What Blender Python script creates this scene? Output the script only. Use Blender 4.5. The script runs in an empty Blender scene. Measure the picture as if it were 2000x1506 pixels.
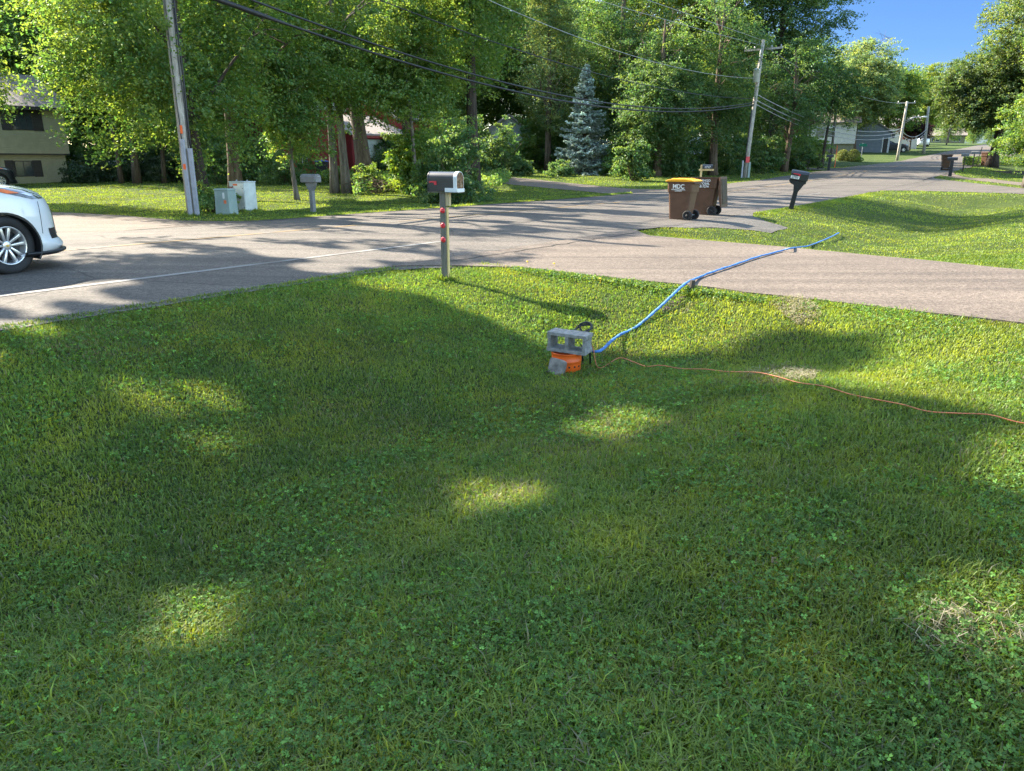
import bpy, bmesh, math, random
import numpy as np
from mathutils import Vector, Matrix
C = bpy.context.scene.collection
PI = math.pi
rng = np.random.default_rng(7)
random.seed(7)

# ------------------------------------------------------------------ camera numbers
F, CX, CY, CAMZ, HZ = 1445.0, 1000.0, 753.0, 1.5, 315.0
PITCH = math.atan((CY - HZ) / F)
cP, sP = math.cos(PITCH), math.sin(PITCH)
SUN_EL, SUN_DIR = math.radians(36.5), Vector((-0.81, 0.586)).normalized()
SUNV = Vector((SUN_DIR.x * math.cos(SUN_EL), SUN_DIR.y * math.cos(SUN_EL), math.sin(SUN_EL)))

# ------------------------------------------------------------------ terrain: s runs along the road, n across it (towards the camera side)
def sm(a, b, x):
    t = np.clip((x - a) / (b - a), 0, 1); return t * t * (3 - 2 * t)
RS = [-200, 0, 28, 35, 42, 51, 58, 70, 80, 92, 119, 143, 170, 205, 260, 500]
RZ = [-.6, 0, 0, .06, .17, .36, .6, .95, 1.17, 1.42, 2.5, 3.45, 4.5, 5.4, 5.6, 5.6]
_ss = np.linspace(-200, 500, 2801); _rz = np.interp(_ss, RS, RZ)
_k = np.ones(31) / 31; _rz = np.convolve(np.pad(_rz, 15, mode='edge'), _k, mode='valid')
PN = [-7.9, -7.2, -6.4, -5.1, -4.2, -3.6, -2.8, -1.6, 0, 2, 10, 60]
PZ = [0, -.03, -.15, -.38, -.53, -.55, -.46, -.24, -.09, -.02, .25, .9]
_nn = np.linspace(-9, 60, 2761); _pz = np.interp(_nn, PN, PZ)
_k2 = np.ones(25) / 25; _pz = np.convolve(np.pad(_pz, 12, mode='edge'), _k2, mode='valid')
N_FAR, N_NEAR = -17.0, -7.9
def xy2sn(x, y): return .6 * x + .8 * y, .8 * x - .6 * y
def sn2xy(s, n): return .6 * s + .8 * n, .8 * s - .6 * n
def H_sn(s, n):
    s = np.asarray(s, float); n = np.asarray(n, float)
    base = np.interp(s, _ss, _rz)
    road = .07 * np.clip(1 - ((n + 12.6) / 4.6) ** 2, 0, 1)
    t = np.clip(-17.0 - n, 0, 70)
    k = np.interp(s, [18, 42], [.003, .026])
    far = -.05 * sm(0, 1.2, t) + k * np.clip(t - 2.5, 0, 40)
    p = np.interp(n, _nn, _pz)
    lip = np.interp(n, [-8, -4, 0, 14], [8.75, 8.75, 8.55, 8.3]); lip2 = np.interp(n, [-8, -5.6, -.5, 14], [14.4, 14.2, 12.95, 12.3])
    w = 1 - sm(-1.9, -.03, s - lip) * (1 - sm(.05, 1.1, s - lip2))
    w = w * (1 - sm(36.5, 38.5, s - .12 * (n + 8)) * (1 - sm(55, 60, s)))
    p = p * w + np.clip(p, -.03, 9) * (1 - w)
    wig = .018 * np.sin(1.7 * s + .9 * n) * np.sin(1.1 * n - .6 * s + 1) + .012 * np.sin(4.1 * s - 2.3 * n) * np.sin(3.3 * n + 1.9 * s)
    lawn = sm(0, .6, -17.0 - n) + sm(0, .8, n + 7.9)
    return base + np.where(n < -17.0, far, np.where(n > -7.9, p, road)) + wig * lawn * np.minimum(w, 1)
def H(x, y): return H_sn(*xy2sn(x, y))
def hf(x, y): return float(H(x, y))
def ray(px, py):
    u = (px - CX) / F; v = (CY - py) / F
    return u, cP + v * sP, -sP + v * cP
def hit(px, py):
    d = ray(px, py); t = np.linspace(.5, 320, 16000)
    z = CAMZ + d[2] * t; g = z - H(d[0] * t, d[1] * t)
    i = np.argmax(g < 0)
    if i == 0: return Vector((d[0] * 200, d[1] * 200, hf(d[0] * 200, d[1] * 200)))
    a = g[i - 1] / (g[i - 1] - g[i]); tt = t[i - 1] + a * (t[i] - t[i - 1])
    return Vector((d[0] * tt, d[1] * tt, CAMZ + d[2] * tt))
def ray_at(px, py, Y):
    d = ray(px, py); t = Y / d[1]; return Vector((d[0] * t, Y, CAMZ + d[2] * t))
def gp(px, Y):                 # ground point seen in column px at distance Y
    u = (px - CX) / F; x = u * Y * cP
    for _ in range(5):
        z = hf(x, Y); x = u * (Y * cP - (z - CAMZ) * sP)
    return Vector((x, Y, hf(x, Y)))

# ------------------------------------------------------------------ materials
def nm(name):
    m = bpy.data.materials.new(name); m.use_nodes = True
    nt = m.node_tree; nt.nodes.clear()
    o = nt.nodes.new('ShaderNodeOutputMaterial'); return m, nt, o
def N_(nt, t, **k):
    n = nt.nodes.new(t)
    for a, b in k.items():
        if a in n.inputs: n.inputs[a].default_value = b
        else: setattr(n, a, b)
    return n
def ramp(nt, fac, stops):
    r = nt.nodes.new('ShaderNodeValToRGB'); e = r.color_ramp.elements
    while len(e) < len(stops): e.new(.5)
    for i, (p, c) in enumerate(stops): e[i].position = p; e[i].color = (*c, 1) if len(c) == 3 else c
    nt.links.new(fac, r.inputs[0]); return r
def mix(nt, fac, a, b, mode='MIX'):
    n = nt.nodes.new('ShaderNodeMixRGB'); n.blend_type = mode
    for i, v in ((0, fac), (1, a), (2, b)):
        if hasattr(v, 'default_value') or hasattr(v, 'is_linked'): nt.links.new(v, n.inputs[i])
        else: n.inputs[i].default_value = v if i == 0 else (*v, 1)
    return n.outputs[0]
def surf(name, col, rough=.6, spec=.4, metal=0., var=.18, scale=6., bump=0., bscale=40., coat=0., stretch=None, col2=None):
    m, nt, o = nm(name); L = nt.links.new
    b = N_(nt, 'ShaderNodeBsdfPrincipled', Roughness=rough, Metallic=metal)
    b.inputs['Specular IOR Level'].default_value = spec; b.inputs['Coat Weight'].default_value = coat
    tc = N_(nt, 'ShaderNodeTexCoord'); mp = N_(nt, 'ShaderNodeMapping'); L(tc.outputs['Object'], mp.inputs[0])
    if stretch: mp.inputs['Scale'].default_value = stretch
    n1 = N_(nt, 'ShaderNodeTexNoise', Scale=scale, Detail=6.); L(mp.outputs[0], n1.inputs['Vector'])
    d = col2 or tuple(max(0, c * (1 - 2 * var)) for c in col); e = tuple(min(1, c * (1 + var)) for c in col)
    r = ramp(nt, n1.outputs[0], [(.3, d), (.55, col), (.75, e)]); L(r.outputs[0], b.inputs['Base Color'])
    if bump:
        n2 = N_(nt, 'ShaderNodeTexNoise', Scale=bscale, Detail=4.); L(mp.outputs[0], n2.inputs['Vector'])
        bp = N_(nt, 'ShaderNodeBump', Strength=min(1, bump), Distance=.01); L(n2.outputs[0], bp.inputs['Height']); L(bp.outputs[0], b.inputs['Normal'])
    L(b.outputs[0], o.inputs[0]); return m
def leafmat(name, trans=.45, gloss=.06, tmul=(1.9, 1.75, .55)):
    m, nt, o = nm(name); L = nt.links.new
    a = N_(nt, 'ShaderNodeAttribute', attribute_name='col')
    tcol = mix(nt, 1., a.outputs['Color'], tmul, 'MULTIPLY')
    d = N_(nt, 'ShaderNodeBsdfDiffuse'); t = N_(nt, 'ShaderNodeBsdfTranslucent'); g = N_(nt, 'ShaderNodeBsdfGlossy', Roughness=.5)
    g.inputs['Color'].default_value = (.8, .92, .75, 1)
    L(a.outputs['Color'], d.inputs[0]); L(tcol, t.inputs[0])
    x = N_(nt, 'ShaderNodeMixShader'); x.inputs[0].default_value = trans; L(d.outputs[0], x.inputs[1]); L(t.outputs[0], x.inputs[2])
    y = N_(nt, 'ShaderNodeMixShader'); y.inputs[0].default_value = gloss; L(x.outputs[0], y.inputs[1]); L(g.outputs[0], y.inputs[2])
    L(y.outputs[0], o.inputs[0]); return m
def pavement(name, c1, c2, speck=.35, grain=420., tracks=None, cracks=True):
    m, nt, o = nm(name); L = nt.links.new
    b = N_(nt, 'ShaderNodeBsdfPrincipled', Roughness=.88); b.inputs['Specular IOR Level'].default_value = .25
    g = N_(nt, 'ShaderNodeNewGeometry'); P = g.outputs['Position']
    big = N_(nt, 'ShaderNodeTexNoise', Scale=.55, Detail=5., Roughness=.6); L(P, big.inputs['Vector'])
    r = ramp(nt, big.outputs[0], [(.3, c1), (.7, c2)])
    # long streaks along the traffic direction
    mp = N_(nt, 'ShaderNodeMapping'); mp.inputs['Rotation'].default_value = (0, 0, -math.atan2(.8, .6) if tracks != 'across' else -math.atan2(-.6, .8))
    mp.inputs['Scale'].default_value = (.12, 2.2, 1); L(P, mp.inputs[0])
    st = N_(nt, 'ShaderNodeTexNoise', Scale=1., Detail=4.); L(mp.outputs[0], st.inputs['Vector'])
    col = mix(nt, 1., r.outputs[0], ramp(nt, st.outputs[0], [(.35, (.72, .72, .73)), (.6, (1.06, 1.05, 1.04))]).outputs[0], 'MULTIPLY')
    fine = N_(nt, 'ShaderNodeTexVoronoi', Scale=70.); L(P, fine.inputs['Vector'])
    bw = N_(nt, 'ShaderNodeRGBToBW'); L(fine.outputs['Color'], bw.inputs[0])
    col = mix(nt, 1., col, ramp(nt, bw.outputs[0], [(.15, (1 - speck,) * 3), (.5, (1, 1, 1)), (.85, (1 + speck,) * 3)]).outputs[0], 'MULTIPLY')
    v3 = N_(nt, 'ShaderNodeTexVoronoi', Scale=24.); L(P, v3.inputs['Vector']); b3 = N_(nt, 'ShaderNodeRGBToBW'); L(v3.outputs['Color'], b3.inputs[0])
    col = mix(nt, 1., col, ramp(nt, b3.outputs[0], [(.2, (.84,) * 3), (.8, (1.14,) * 3)]).outputs[0], 'MULTIPLY')
    f2 = N_(nt, 'ShaderNodeTexNoise', Scale=26., Detail=3.); L(P, f2.inputs['Vector'])
    col = mix(nt, 1., col, ramp(nt, f2.outputs[0], [(.3, (.86,) * 3), (.7, (1.1,) * 3)]).outputs[0], 'MULTIPLY')
    if cracks:
        wob = N_(nt, 'ShaderNodeTexNoise', Scale=1.2, Detail=4.); L(P, wob.inputs['Vector'])
        pv = mix(nt, .22, P, wob.outputs['Color'])
        v = N_(nt, 'ShaderNodeTexVoronoi', Scale=.34); v.feature = 'DISTANCE_TO_EDGE'; L(pv, v.inputs['Vector'])
        col = mix(nt, 1., col, ramp(nt, v.outputs['Distance'], [(.0, (.45,) * 3), (.006, (1,) * 3)]).outputs[0], 'MULTIPLY')
    L(col, b.inputs['Base Color'])
    bp = N_(nt, 'ShaderNodeBump', Strength=.7, Distance=.006); L(bw.outputs[0], bp.inputs['Height']); L(bp.outputs[0], b.inputs['Normal'])
    L(b.outputs[0], o.inputs[0]); return m
def worn_paint(name, col, under):
    m, nt, o = nm(name); L = nt.links.new
    b = N_(nt, 'ShaderNodeBsdfPrincipled', Roughness=.8)
    g = N_(nt, 'ShaderNodeNewGeometry'); n = N_(nt, 'ShaderNodeTexNoise', Scale=38., Detail=5., Roughness=.7); L(g.outputs['Position'], n.inputs['Vector'])
    n2 = N_(nt, 'ShaderNodeTexNoise', Scale=1.3, Detail=3.); L(g.outputs['Position'], n2.inputs['Vector'])
    ad = N_(nt, 'ShaderNodeMath', operation='MULTIPLY_ADD'); ad.inputs[1].default_value = .5; L(n.outputs[0], ad.inputs[0]); L(n2.outputs[0], ad.inputs[2])
    r = ramp(nt, ad.outputs[0], [(.62, under), (.76, col)])
    L(r.outputs[0], b.inputs['Base Color']); L(b.outputs[0], o.inputs[0]); return m
def siding(name, col, pitch=.13, vert=False, depth=1.):
    m, nt, o = nm(name); L = nt.links.new
    b = N_(nt, 'ShaderNodeBsdfPrincipled', Roughness=.6); tc = N_(nt, 'ShaderNodeTexCoord')
    sx = N_(nt, 'ShaderNodeSeparateXYZ'); L(tc.outputs['Object'], sx.inputs[0])
    mt = N_(nt, 'ShaderNodeMath', operation='MULTIPLY'); mt.inputs[1].default_value = 1 / pitch; L(sx.outputs['X' if vert else 'Z'], mt.inputs[0])
    fr = N_(nt, 'ShaderNodeMath', operation='FRACT'); L(mt.outputs[0], fr.inputs[0])
    n = N_(nt, 'ShaderNodeTexNoise', Scale=2.5, Detail=5.); L(tc.outputs['Object'], n.inputs['Vector'])
    c = ramp(nt, n.outputs[0], [(.3, tuple(v * .82 for v in col)), (.7, col)]).outputs[0]
    L(c, b.inputs['Base Color'])
    bp = N_(nt, 'ShaderNodeBump', Strength=depth, Distance=.06); L(fr.outputs[0], bp.inputs['Height']); L(bp.outputs[0], b.inputs['Normal'])
    L(b.outputs[0], o.inputs[0]); return m
def bark(name, c1, c2, sc=9.):
    m, nt, o = nm(name); L = nt.links.new
    b = N_(nt, 'ShaderNodeBsdfPrincipled', Roughness=.9); b.inputs['Specular IOR Level'].default_value = .15
    tc = N_(nt, 'ShaderNodeTexCoord'); mp = N_(nt, 'ShaderNodeMapping'); mp.inputs['Scale'].default_value = (1, 1, .16); L(tc.outputs['Object'], mp.inputs[0])
    n = N_(nt, 'ShaderNodeTexNoise', Scale=sc, Detail=8., Roughness=.65); L(mp.outputs[0], n.inputs['Vector'])
    L(ramp(nt, n.outputs[0], [(.32, c1), (.66, c2)]).outputs[0], b.inputs['Base Color'])
    bp = N_(nt, 'ShaderNodeBump', Strength=1., Distance=.05); L(n.outputs[0], bp.inputs['Height']); L(bp.outputs[0], b.inputs['Normal'])
    L(b.outputs[0], o.inputs[0]); return m

M = {}
M['leaf'] = leafmat('leaf', .5, .04, (2.5, 2.25, 1.1))
M['leaf_dark'] = leafmat('leaf_dark', .36, .07)
M['needle'] = leafmat('needle', .15, .05, (1.3, 1.3, 1.))
M['grass'] = leafmat('grass_blade', .4, .022, (2.15, 1.95, .6))
M['straw'] = leafmat('straw', .25, .05, (1., 1., .8))
M['asphalt'] = pavement('road_chipseal', (.086, .076, .066), (.115, .099, .085))
M['drive'] = pavement('driveway_asphalt', (.104, .083, .067), (.134, .107, .086), tracks='across', cracks=False)
M['gravel'] = pavement('gravel', (.07, .064, .057), (.12, .11, .098), speck=.6, cracks=False)
M['edge_asphalt'] = surf('broken_asphalt_edge', (.035, .033, .03), .95, bump=1., bscale=60)
M['white_line'] = worn_paint('white_line', (.17, .165, .155), (.11, .1, .09))
M['yellow_line'] = worn_paint('yellow_line', (.19, .115, .035), (.11, .098, .086))
M['pole_wood'] = bark('weathered_pole_wood', (.2, .18, .15), (.46, .43, .38), 14.)
M['bark_grey'] = bark('grey_bark', (.06, .05, .042), (.21, .18, .15))
M['bark_brown'] = bark('brown_bark', (.045, .033, .024), (.15, .112, .08))
M['bark_dark'] = bark('dark_bark', (.02, .016, .013), (.075, .06, .047))
M['pvc_grey'] = surf('grey_conduit', (.3, .305, .34), .55, var=.1)
M['cable'] = surf('black_cable', (.02, .02, .022), .5)
M['wire'] = surf('aluminium_wire', (.33, .33, .34), .45, metal=.3)
M['orange'] = surf('orange_tag', (.75, .13, .03), .5, var=.06)
M['red'] = surf('red_plastic', (.55, .03, .045), .35, var=.08)
M['refl_red'] = surf('red_reflector', (.62, .012, .03), .2, spec=.7, var=.05, coat=.5, bump=.5, bscale=220)
M['black'] = surf('black_plastic', (.016, .017, .02), .45)
M['mbox_black'] = surf('black_enamel', (.02, .022, .028), .34, spec=.5, coat=.25)
M['white_paint'] = surf('white_plastic', (.6, .61, .62), .4, var=.06)
M['wood_grey'] = surf('grey_treated_wood', (.15, .138, .115), .8, scale=9., stretch=(6, 6, .6), bump=.6, bscale=40)
M['wood_new'] = surf('fresh_treated_wood', (.42, .33, .19), .7, scale=9., stretch=(6, 6, .6), bump=.4, bscale=40)
M['wood_yellow'] = surf('yellow_pine', (.62, .45, .2), .7, scale=9., stretch=(6, 6, .6), bump=.4)
M['wood_dark'] = surf('dark_wood', (.05, .04, .032), .85, bump=.5)
M['bin_brown'] = surf('brown_bin_plastic', (.1, .05, .029), .5, var=.12, scale=5, bump=.15, bscale=300)
M['bin_inner'] = surf('bin_lid_underside', (.055, .034, .02), .6, var=.3, scale=9)
M['bin_yellow'] = surf('yellow_bin_lid', (.75, .34, .01), .42, var=.06)
M['bin_blue'] = surf('blue_bin_lid', (.06, .12, .5), .4)
M['bin_black'] = surf('black_bin', (.02, .02, .025), .5)
M['rubber'] = surf('rubber', (.017, .017, .018), .75, bump=.3, bscale=150)
M['decal'] = surf('white_decal', (.7, .7, .68), .5, var=.08)
M['cab_green'] = surf('grey_green_cabinet', (.235, .3, .275), .5, var=.07, scale=3)
M['cab_grey'] = surf('pale_grey_cabinet', (.5, .53, .5), .5, var=.1, scale=4)
M['cab_alu'] = surf('aluminium_door', (.62, .62, .58), .42, metal=.25, var=.12, scale=5)
M['concrete'] = surf('concrete_block', (.25, .24, .22), .95, var=.2, scale=20, bump=1., bscale=130)
M['paver'] = surf('brown_paver', (.25, .215, .185), .9, var=.25, scale=14, bump=.8, bscale=90)
M['bucket'] = surf('orange_bucket', (.78, .115, .012), .38, var=.07, scale=5)
M['hose'] = surf('blue_hose', (.05, .165, .42), .65, var=.28, scale=18, bump=1., bscale=45)
M['cord'] = surf('orange_cord', (.5, .15, .06), .5)
M['grey_mbox'] = surf('grey_plastic', (.16, .16, .16), .6, var=.1)
M['soil'] = surf('soil', (.03, .022, .015), .95, bump=1., bscale=40)
M['car_paint'] = surf('white_car_paint', (.58, .59, .6), .25, spec=.5, coat=.8, var=.02)
M['alloy'] = surf('alloy', (.62, .62, .63), .28, metal=.75, var=.05)
M['amber'] = surf('amber_lens', (.75, .16, .02), .2, coat=.5)
M['glass_dark'] = surf('dark_glass', (.03, .036, .04), .06, spec=.8, var=.1)
M['lamp_glass'] = surf('headlight_lens', (.09, .09, .095), .05, spec=.9, coat=1., var=.3, scale=14)
M['gold'] = surf('gold_emblem', (.7, .45, .1), .3, metal=.6)
M['glass'] = surf('window_glass', (.05, .06, .065), .08, spec=.8)
M['tan_siding'] = siding('tan_siding', (.56, .51, .36))
M['red_siding'] = siding('red_siding', (.32, .042, .05), .15)
M['cream_siding'] = siding('cream_siding', (.5, .48, .43), .3, True)
M['grey_siding'] = siding('grey_siding', (.25, .29, .34), .2)
M['white_siding'] = siding('white_siding', (.52, .56, .6), .15)
M['olive_siding'] = siding('olive_siding', (.22, .215, .15), .2)
M['garage'] = siding('garage_door', (.55, .57, .52), .5)
M['roof'] = surf('asphalt_shingle', (.17, .145, .125), .9, var=.25, scale=14, bump=.8, bscale=50)
M['roof_pale'] = surf('pale_shingle', (.33, .28, .26), .9, var=.2, scale=14, bump=.8, bscale=50)
M['shutter'] = surf('dark_brown_shutter', (.05, .042, .036), .6)
M['fascia'] = surf('brown_fascia', (.05, .04, .034), .6)
M['red_trim'] = surf('red_trim', (.3, .04, .04), .6)
M['trim_white'] = surf('white_trim', (.62, .62, .6), .5)
M['green_sign'] = surf('green_sign', (.02, .2, .12), .4)
M['steel'] = surf('galvanised_steel', (.36, .37, .38), .45, metal=.5)
M['dead_leaf'] = surf('dead_leaf', (.25, .15, .09), .8)
M['dandelion'] = surf('dandelion_yellow', (.8, .5, .02), .6)

# ground: thatch, soil and grass tones, in world space
m, nt, o = nm('lawn_ground'); L = nt.links.new
b = N_(nt, 'ShaderNodeBsdfPrincipled', Roughness=.95); b.inputs['Specular IOR Level'].default_value = .1
g = N_(nt, 'ShaderNodeNewGeometry'); P = g.outputs['Position']
n1 = N_(nt, 'ShaderNodeTexNoise', Scale=.5, Detail=6.); L(P, n1.inputs['Vector'])
n2 = N_(nt, 'ShaderNodeTexNoise', Scale=9., Detail=8., Roughness=.7); L(P, n2.inputs['Vector'])
n3 = N_(nt, 'ShaderNodeTexNoise', Scale=60., Detail=4., Roughness=.8); L(P, n3.inputs['Vector'])
ca = ramp(nt, n1.outputs[0], [(.35, (.045, .075, .02)), (.65, (.075, .105, .03))]).outputs[0]
cb = ramp(nt, n2.outputs[0], [(.3, (.45, .5, .45)), (.52, (1, 1, 1)), (.75, (1.35, 1.25, 1.1))]).outputs[0]
cc = ramp(nt, n3.outputs[0], [(.3, (.5, .5, .5)), (.7, (1.4, 1.35, 1.3))]).outputs[0]
L(mix(nt, 1., mix(nt, 1., ca, cb, 'MULTIPLY'), cc, 'MULTIPLY'), b.inputs['Base Color'])
bp = N_(nt, 'ShaderNodeBump', Strength=1., Distance=.05); L(n3.outputs[0], bp.inputs['Height']); L(bp.outputs[0], b.inputs['Normal'])
L(b.outputs[0], o.inputs[0]); M['ground'] = m

# ------------------------------------------------------------------ object helpers
def link(o): C.objects.link(o); return o
def tag(o, label=None, cat=None, group=None, kind=None):
    if label: o['label'] = label
    if cat: o['category'] = cat
    if group: o['group'] = group
    if kind: o['kind'] = kind
    return o
def thing(name, label, cat, loc=(0, 0, 0), rz=0., group=None):
    o = link(bpy.data.objects.new(name, None)); o.empty_display_size = .2
    o.location = loc; o.rotation_euler = (0, 0, rz); return tag(o, label, cat, group)
def mesh_np(name, verts, faces, mat, parent=None, col=None, smooth=False):
    """verts (n,3) array, faces (m,k) int array of equal k"""
    me = bpy.data.meshes.new(name); nv, (nf, k) = len(verts), faces.shape
    me.vertices.add(nv); me.vertices.foreach_set('co', np.ascontiguousarray(verts, np.float32).ravel())
    me.loops.add(nf * k); me.loops.foreach_set('vertex_index', np.ascontiguousarray(faces, np.int32).ravel())
    me.polygons.add(nf); me.polygons.foreach_set('loop_start', np.arange(0, nf * k, k, dtype=np.int32))
    me.polygons.foreach_set('use_smooth', np.full(nf, smooth))
    if col is not None:
        a = me.attributes.new('col', 'FLOAT_COLOR', 'POINT')
        a.data.foreach_set('color', np.ascontiguousarray(np.c_[col, np.ones(nv)], np.float32).ravel())
    me.materials.append(mat); me.update(calc_edges=True); me.validate()
    o = link(bpy.data.objects.new(name, me)); o.parent = parent; return o
def obj(name, bm, mat, parent=None, smooth=False, bevel=0., loc=None, rot=None):
    me = bpy.data.meshes.new(name); bmesh.ops.recalc_face_normals(bm, faces=bm.faces[:]); bm.to_mesh(me); bm.free()
    me.materials.append(mat)
    o = link(bpy.data.objects.new(name, me)); o.parent = parent
    if smooth: me.polygons.foreach_set('use_smooth', np.full(len(me.polygons), True))
    if bevel:
        b = o.modifiers.new('bevel', 'BEVEL'); b.width = bevel; b.segments = 2; b.limit_method = 'ANGLE'; b.angle_limit = .6
    if loc is not None: o.location = loc
    if rot is not None: o.rotation_euler = rot
    return o
def box(bm, a, b, mtx=None):
    x0, y0, z0 = a; x1, y1, z1 = b
    v = [bm.verts.new(p) for p in ((x0, y0, z0), (x1, y0, z0), (x1, y1, z0), (x0, y1, z0), (x0, y0, z1), (x1, y0, z1), (x1, y1, z1), (x0, y1, z1))]
    for f in ((0, 3, 2, 1), (4, 5, 6, 7), (0, 1, 5, 4), (1, 2, 6, 5), (2, 3, 7, 6), (3, 0, 4, 7)): bm.faces.new([v[i] for i in f])
    if mtx is not None:
        for p in v: p.co = mtx @ p.co
    return bm
def frustum(bm, c0, h0, c1, h1):   # rectangles (half sizes) at two heights
    v = []
    for (x, y, z), (hx, hy) in ((c0, h0), (c1, h1)):
        v += [bm.verts.new((x + sx * hx, y + sy * hy, z)) for sx, sy in ((-1, -1), (1, -1), (1, 1), (-1, 1))]
    bm.faces.new(v[3::-1]); bm.faces.new(v[4:])
    for i in range(4): bm.faces.new((v[i], v[(i + 1) % 4], v[4 + (i + 1) % 4], v[4 + i]))
    return bm
def tube(bm, pts, r, seg=10, cap=True, flat=1.0):
    pts = [Vector(p) for p in pts]; rs = r if isinstance(r, (list, tuple)) else [r] * len(pts)
    rings = []; up = Vector((0, 0, 1))
    for i, p in enumerate(pts):
        d = (pts[min(i + 1, len(pts) - 1)] - pts[max(i - 1, 0)]).normalized()
        a = d.cross(up if abs(d.z) < .95 else Vector((1, 0, 0))).normalized(); c = a.cross(d).normalized()
        rings.append([bm.verts.new(p + (a * math.cos(k * 2 * PI / seg) + c * math.sin(k * 2 * PI / seg) * flat) * rs[i]) for k in range(seg)])
    for A, B in zip(rings, rings[1:]):
        for k in range(seg): bm.faces.new((A[k], A[(k + 1) % seg], B[(k + 1) % seg], B[k]))
    if cap: bm.faces.new(rings[0][::-1]); bm.faces.new(rings[-1])
    return bm
def lathe(bm, prof, seg=24, c=(0, 0, 0)):
    rings = [[bm.verts.new((c[0] + r * math.cos(k * 2 * PI / seg), c[1] + r * math.sin(k * 2 * PI / seg), c[2] + z)) for k in range(seg)] for r, z in prof]
    for A, B in zip(rings, rings[1:]):
        for k in range(seg): bm.faces.new((A[k], A[(k + 1) % seg], B[(k + 1) % seg], B[k]))
    return bm
def prism(bm, poly, a, b, axis='y'):   # poly in (u,z), extruded along the axis from a to b
    def P3(u, z, t): return (u, t, z) if axis == 'y' else ((t, u, z) if axis == 'x' else (u, z, t))
    A = [bm.verts.new(P3(u, z, a)) for u, z in poly]; B = [bm.verts.new(P3(u, z, b)) for u, z in poly]
    bm.faces.new(A); bm.faces.new(B[::-1])
    for i in range(len(A)): j = (i + 1) % len(A); bm.faces.new((A[i], B[i], B[j], A[j]))
    return bm
def nb(): return bmesh.new()
def text(name, s, size, mat, parent, loc, rot, ext=.001, wx=1.):
    cu = bpy.data.curves.new(name, 'FONT'); cu.body = s; cu.size = size; cu.extrude = ext; cu.align_x = 'CENTER'; cu.align_y = 'CENTER'; cu.offset = size * .022
    t = bpy.data.objects.new(name + '_tmp', cu); link(t); dg = bpy.context.evaluated_depsgraph_get(); dg.update()
    me = bpy.data.meshes.new_from_object(t.evaluated_get(dg)); bpy.data.objects.remove(t); bpy.data.curves.remove(cu)
    me.materials.clear(); me.materials.append(mat)
    o = link(bpy.data.objects.new(name, me)); o.parent = parent; o.location = loc; o.rotation_euler = rot; o.scale = (wx, 1, 1); return o
def dup(root, loc=None, rz=None, label=None, scale=None):
    r = root.copy(); C.objects.link(r)
    if loc is not None: r.location = loc
    if rz is not None: r.rotation_euler = (0, 0, rz)
    if scale is not None: r.scale = scale
    if label: r['label'] = label
    for ch in list(root.children):
        c = ch.copy(); C.objects.link(c); c.parent = r
        for g in ch.children: d = g.copy(); C.objects.link(d); d.parent = c
    return r
def pip(x, y, poly):
    x = np.asarray(x); y = np.asarray(y); r = np.zeros(x.shape, bool); n = len(poly)
    for i in range(n):
        x0, y0 = poly[i]; x1, y1 = poly[(i + 1) % n]
        c = ((y0 > y) != (y1 > y)) & (x < (x1 - x0) * (y - y0) / ((y1 - y0) if y1 != y0 else 1e-9) + x0); r ^= c
    return r
def pxpoly(pts): return [tuple(hit(*p)[:2]) for p in pts]

# ------------------------------------------------------------------ setting
def axis_lines(segs):
    out = [segs[0][0]]
    for a, b, st in segs:
        n = max(1, round((b - a) / st)); out += [a + (b - a) * (i + 1) / n for i in range(n)]
    return np.array(out)
sl = axis_lines([(-260, -40, 20), (-40, -6, 2), (-6, 26, .2), (26, 60, .8), (60, 220, 4), (220, 420, 25)])
nl = axis_lines([(-320, -80, 20), (-80, -30, 4), (-30, -17, .5), (-17, -7.9, .65), (-7.9, 6, .2), (6, 30, 2), (30, 330, 25)])
def sheet(name, sl, nl, dz, mat, cut=None):
    S, Nn = np.meshgrid(sl, nl, indexing='ij'); Z = H_sn(S, Nn) + (dz(S, Nn) if callable(dz) else dz); X, Y = sn2xy(S, Nn)
    a, b = S.shape; idx = np.arange(a * b).reshape(a, b)
    f = np.stack([idx[:-1, :-1], idx[1:, :-1], idx[1:, 1:], idx[:-1, 1:]], -1).reshape(-1, 4)[:, ::-1]
    return mesh_np(name, np.stack([X, Y, Z], -1).reshape(-1, 3), f, mat, smooth=True)
tag(sheet('ground', sl, nl, lambda S, Nn: -.02 * ((Nn > -17.3) & (Nn < -7.7)), M['ground']), kind='structure')
rs_ = axis_lines([(-60, -10, 5), (-10, 30, .5), (30, 220, 2), (220, 300, 10)])
edge_n = np.array([-17, -16.2, -15.4, -14.6, -13.8, -13, -12.2, -11.4, -10.6, -9.8, -9, -8.4, -7.9])
S, Nn = np.meshgrid(rs_, edge_n, indexing='ij'); W = np.sin(S * 2.3) * .05 + np.sin(S * 5.9 + 1) * .03 + np.sin(S * .8) * .06
Nn = Nn + W * ((Nn > -8) * 1. + (Nn < -16.9) * 1.); X, Y = sn2xy(S, Nn); Z = H_sn(S, np.clip(Nn, -17, -7.9)) + .012
idx = np.arange(S.size).reshape(S.shape); fq = np.stack([idx[:-1, :-1], idx[1:, :-1], idx[1:, 1:], idx[:-1, 1:]], -1).reshape(-1, 4)[:, ::-1]
tag(mesh_np('road', np.stack([X, Y, Z], -1).reshape(-1, 3), fq, M['asphalt'], smooth=True), kind='structure')
tag(sheet('white_edge_line', axis_lines([(-60, 10.7, .6)]), np.array([-9.6, -9.485]), .017, M['white_line']), kind='structure')
tag(sheet('white_edge_line', axis_lines([(26, 36, .6)]), np.array([-9.58, -9.51]), .017, M['white_line']), kind='structure')
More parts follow.
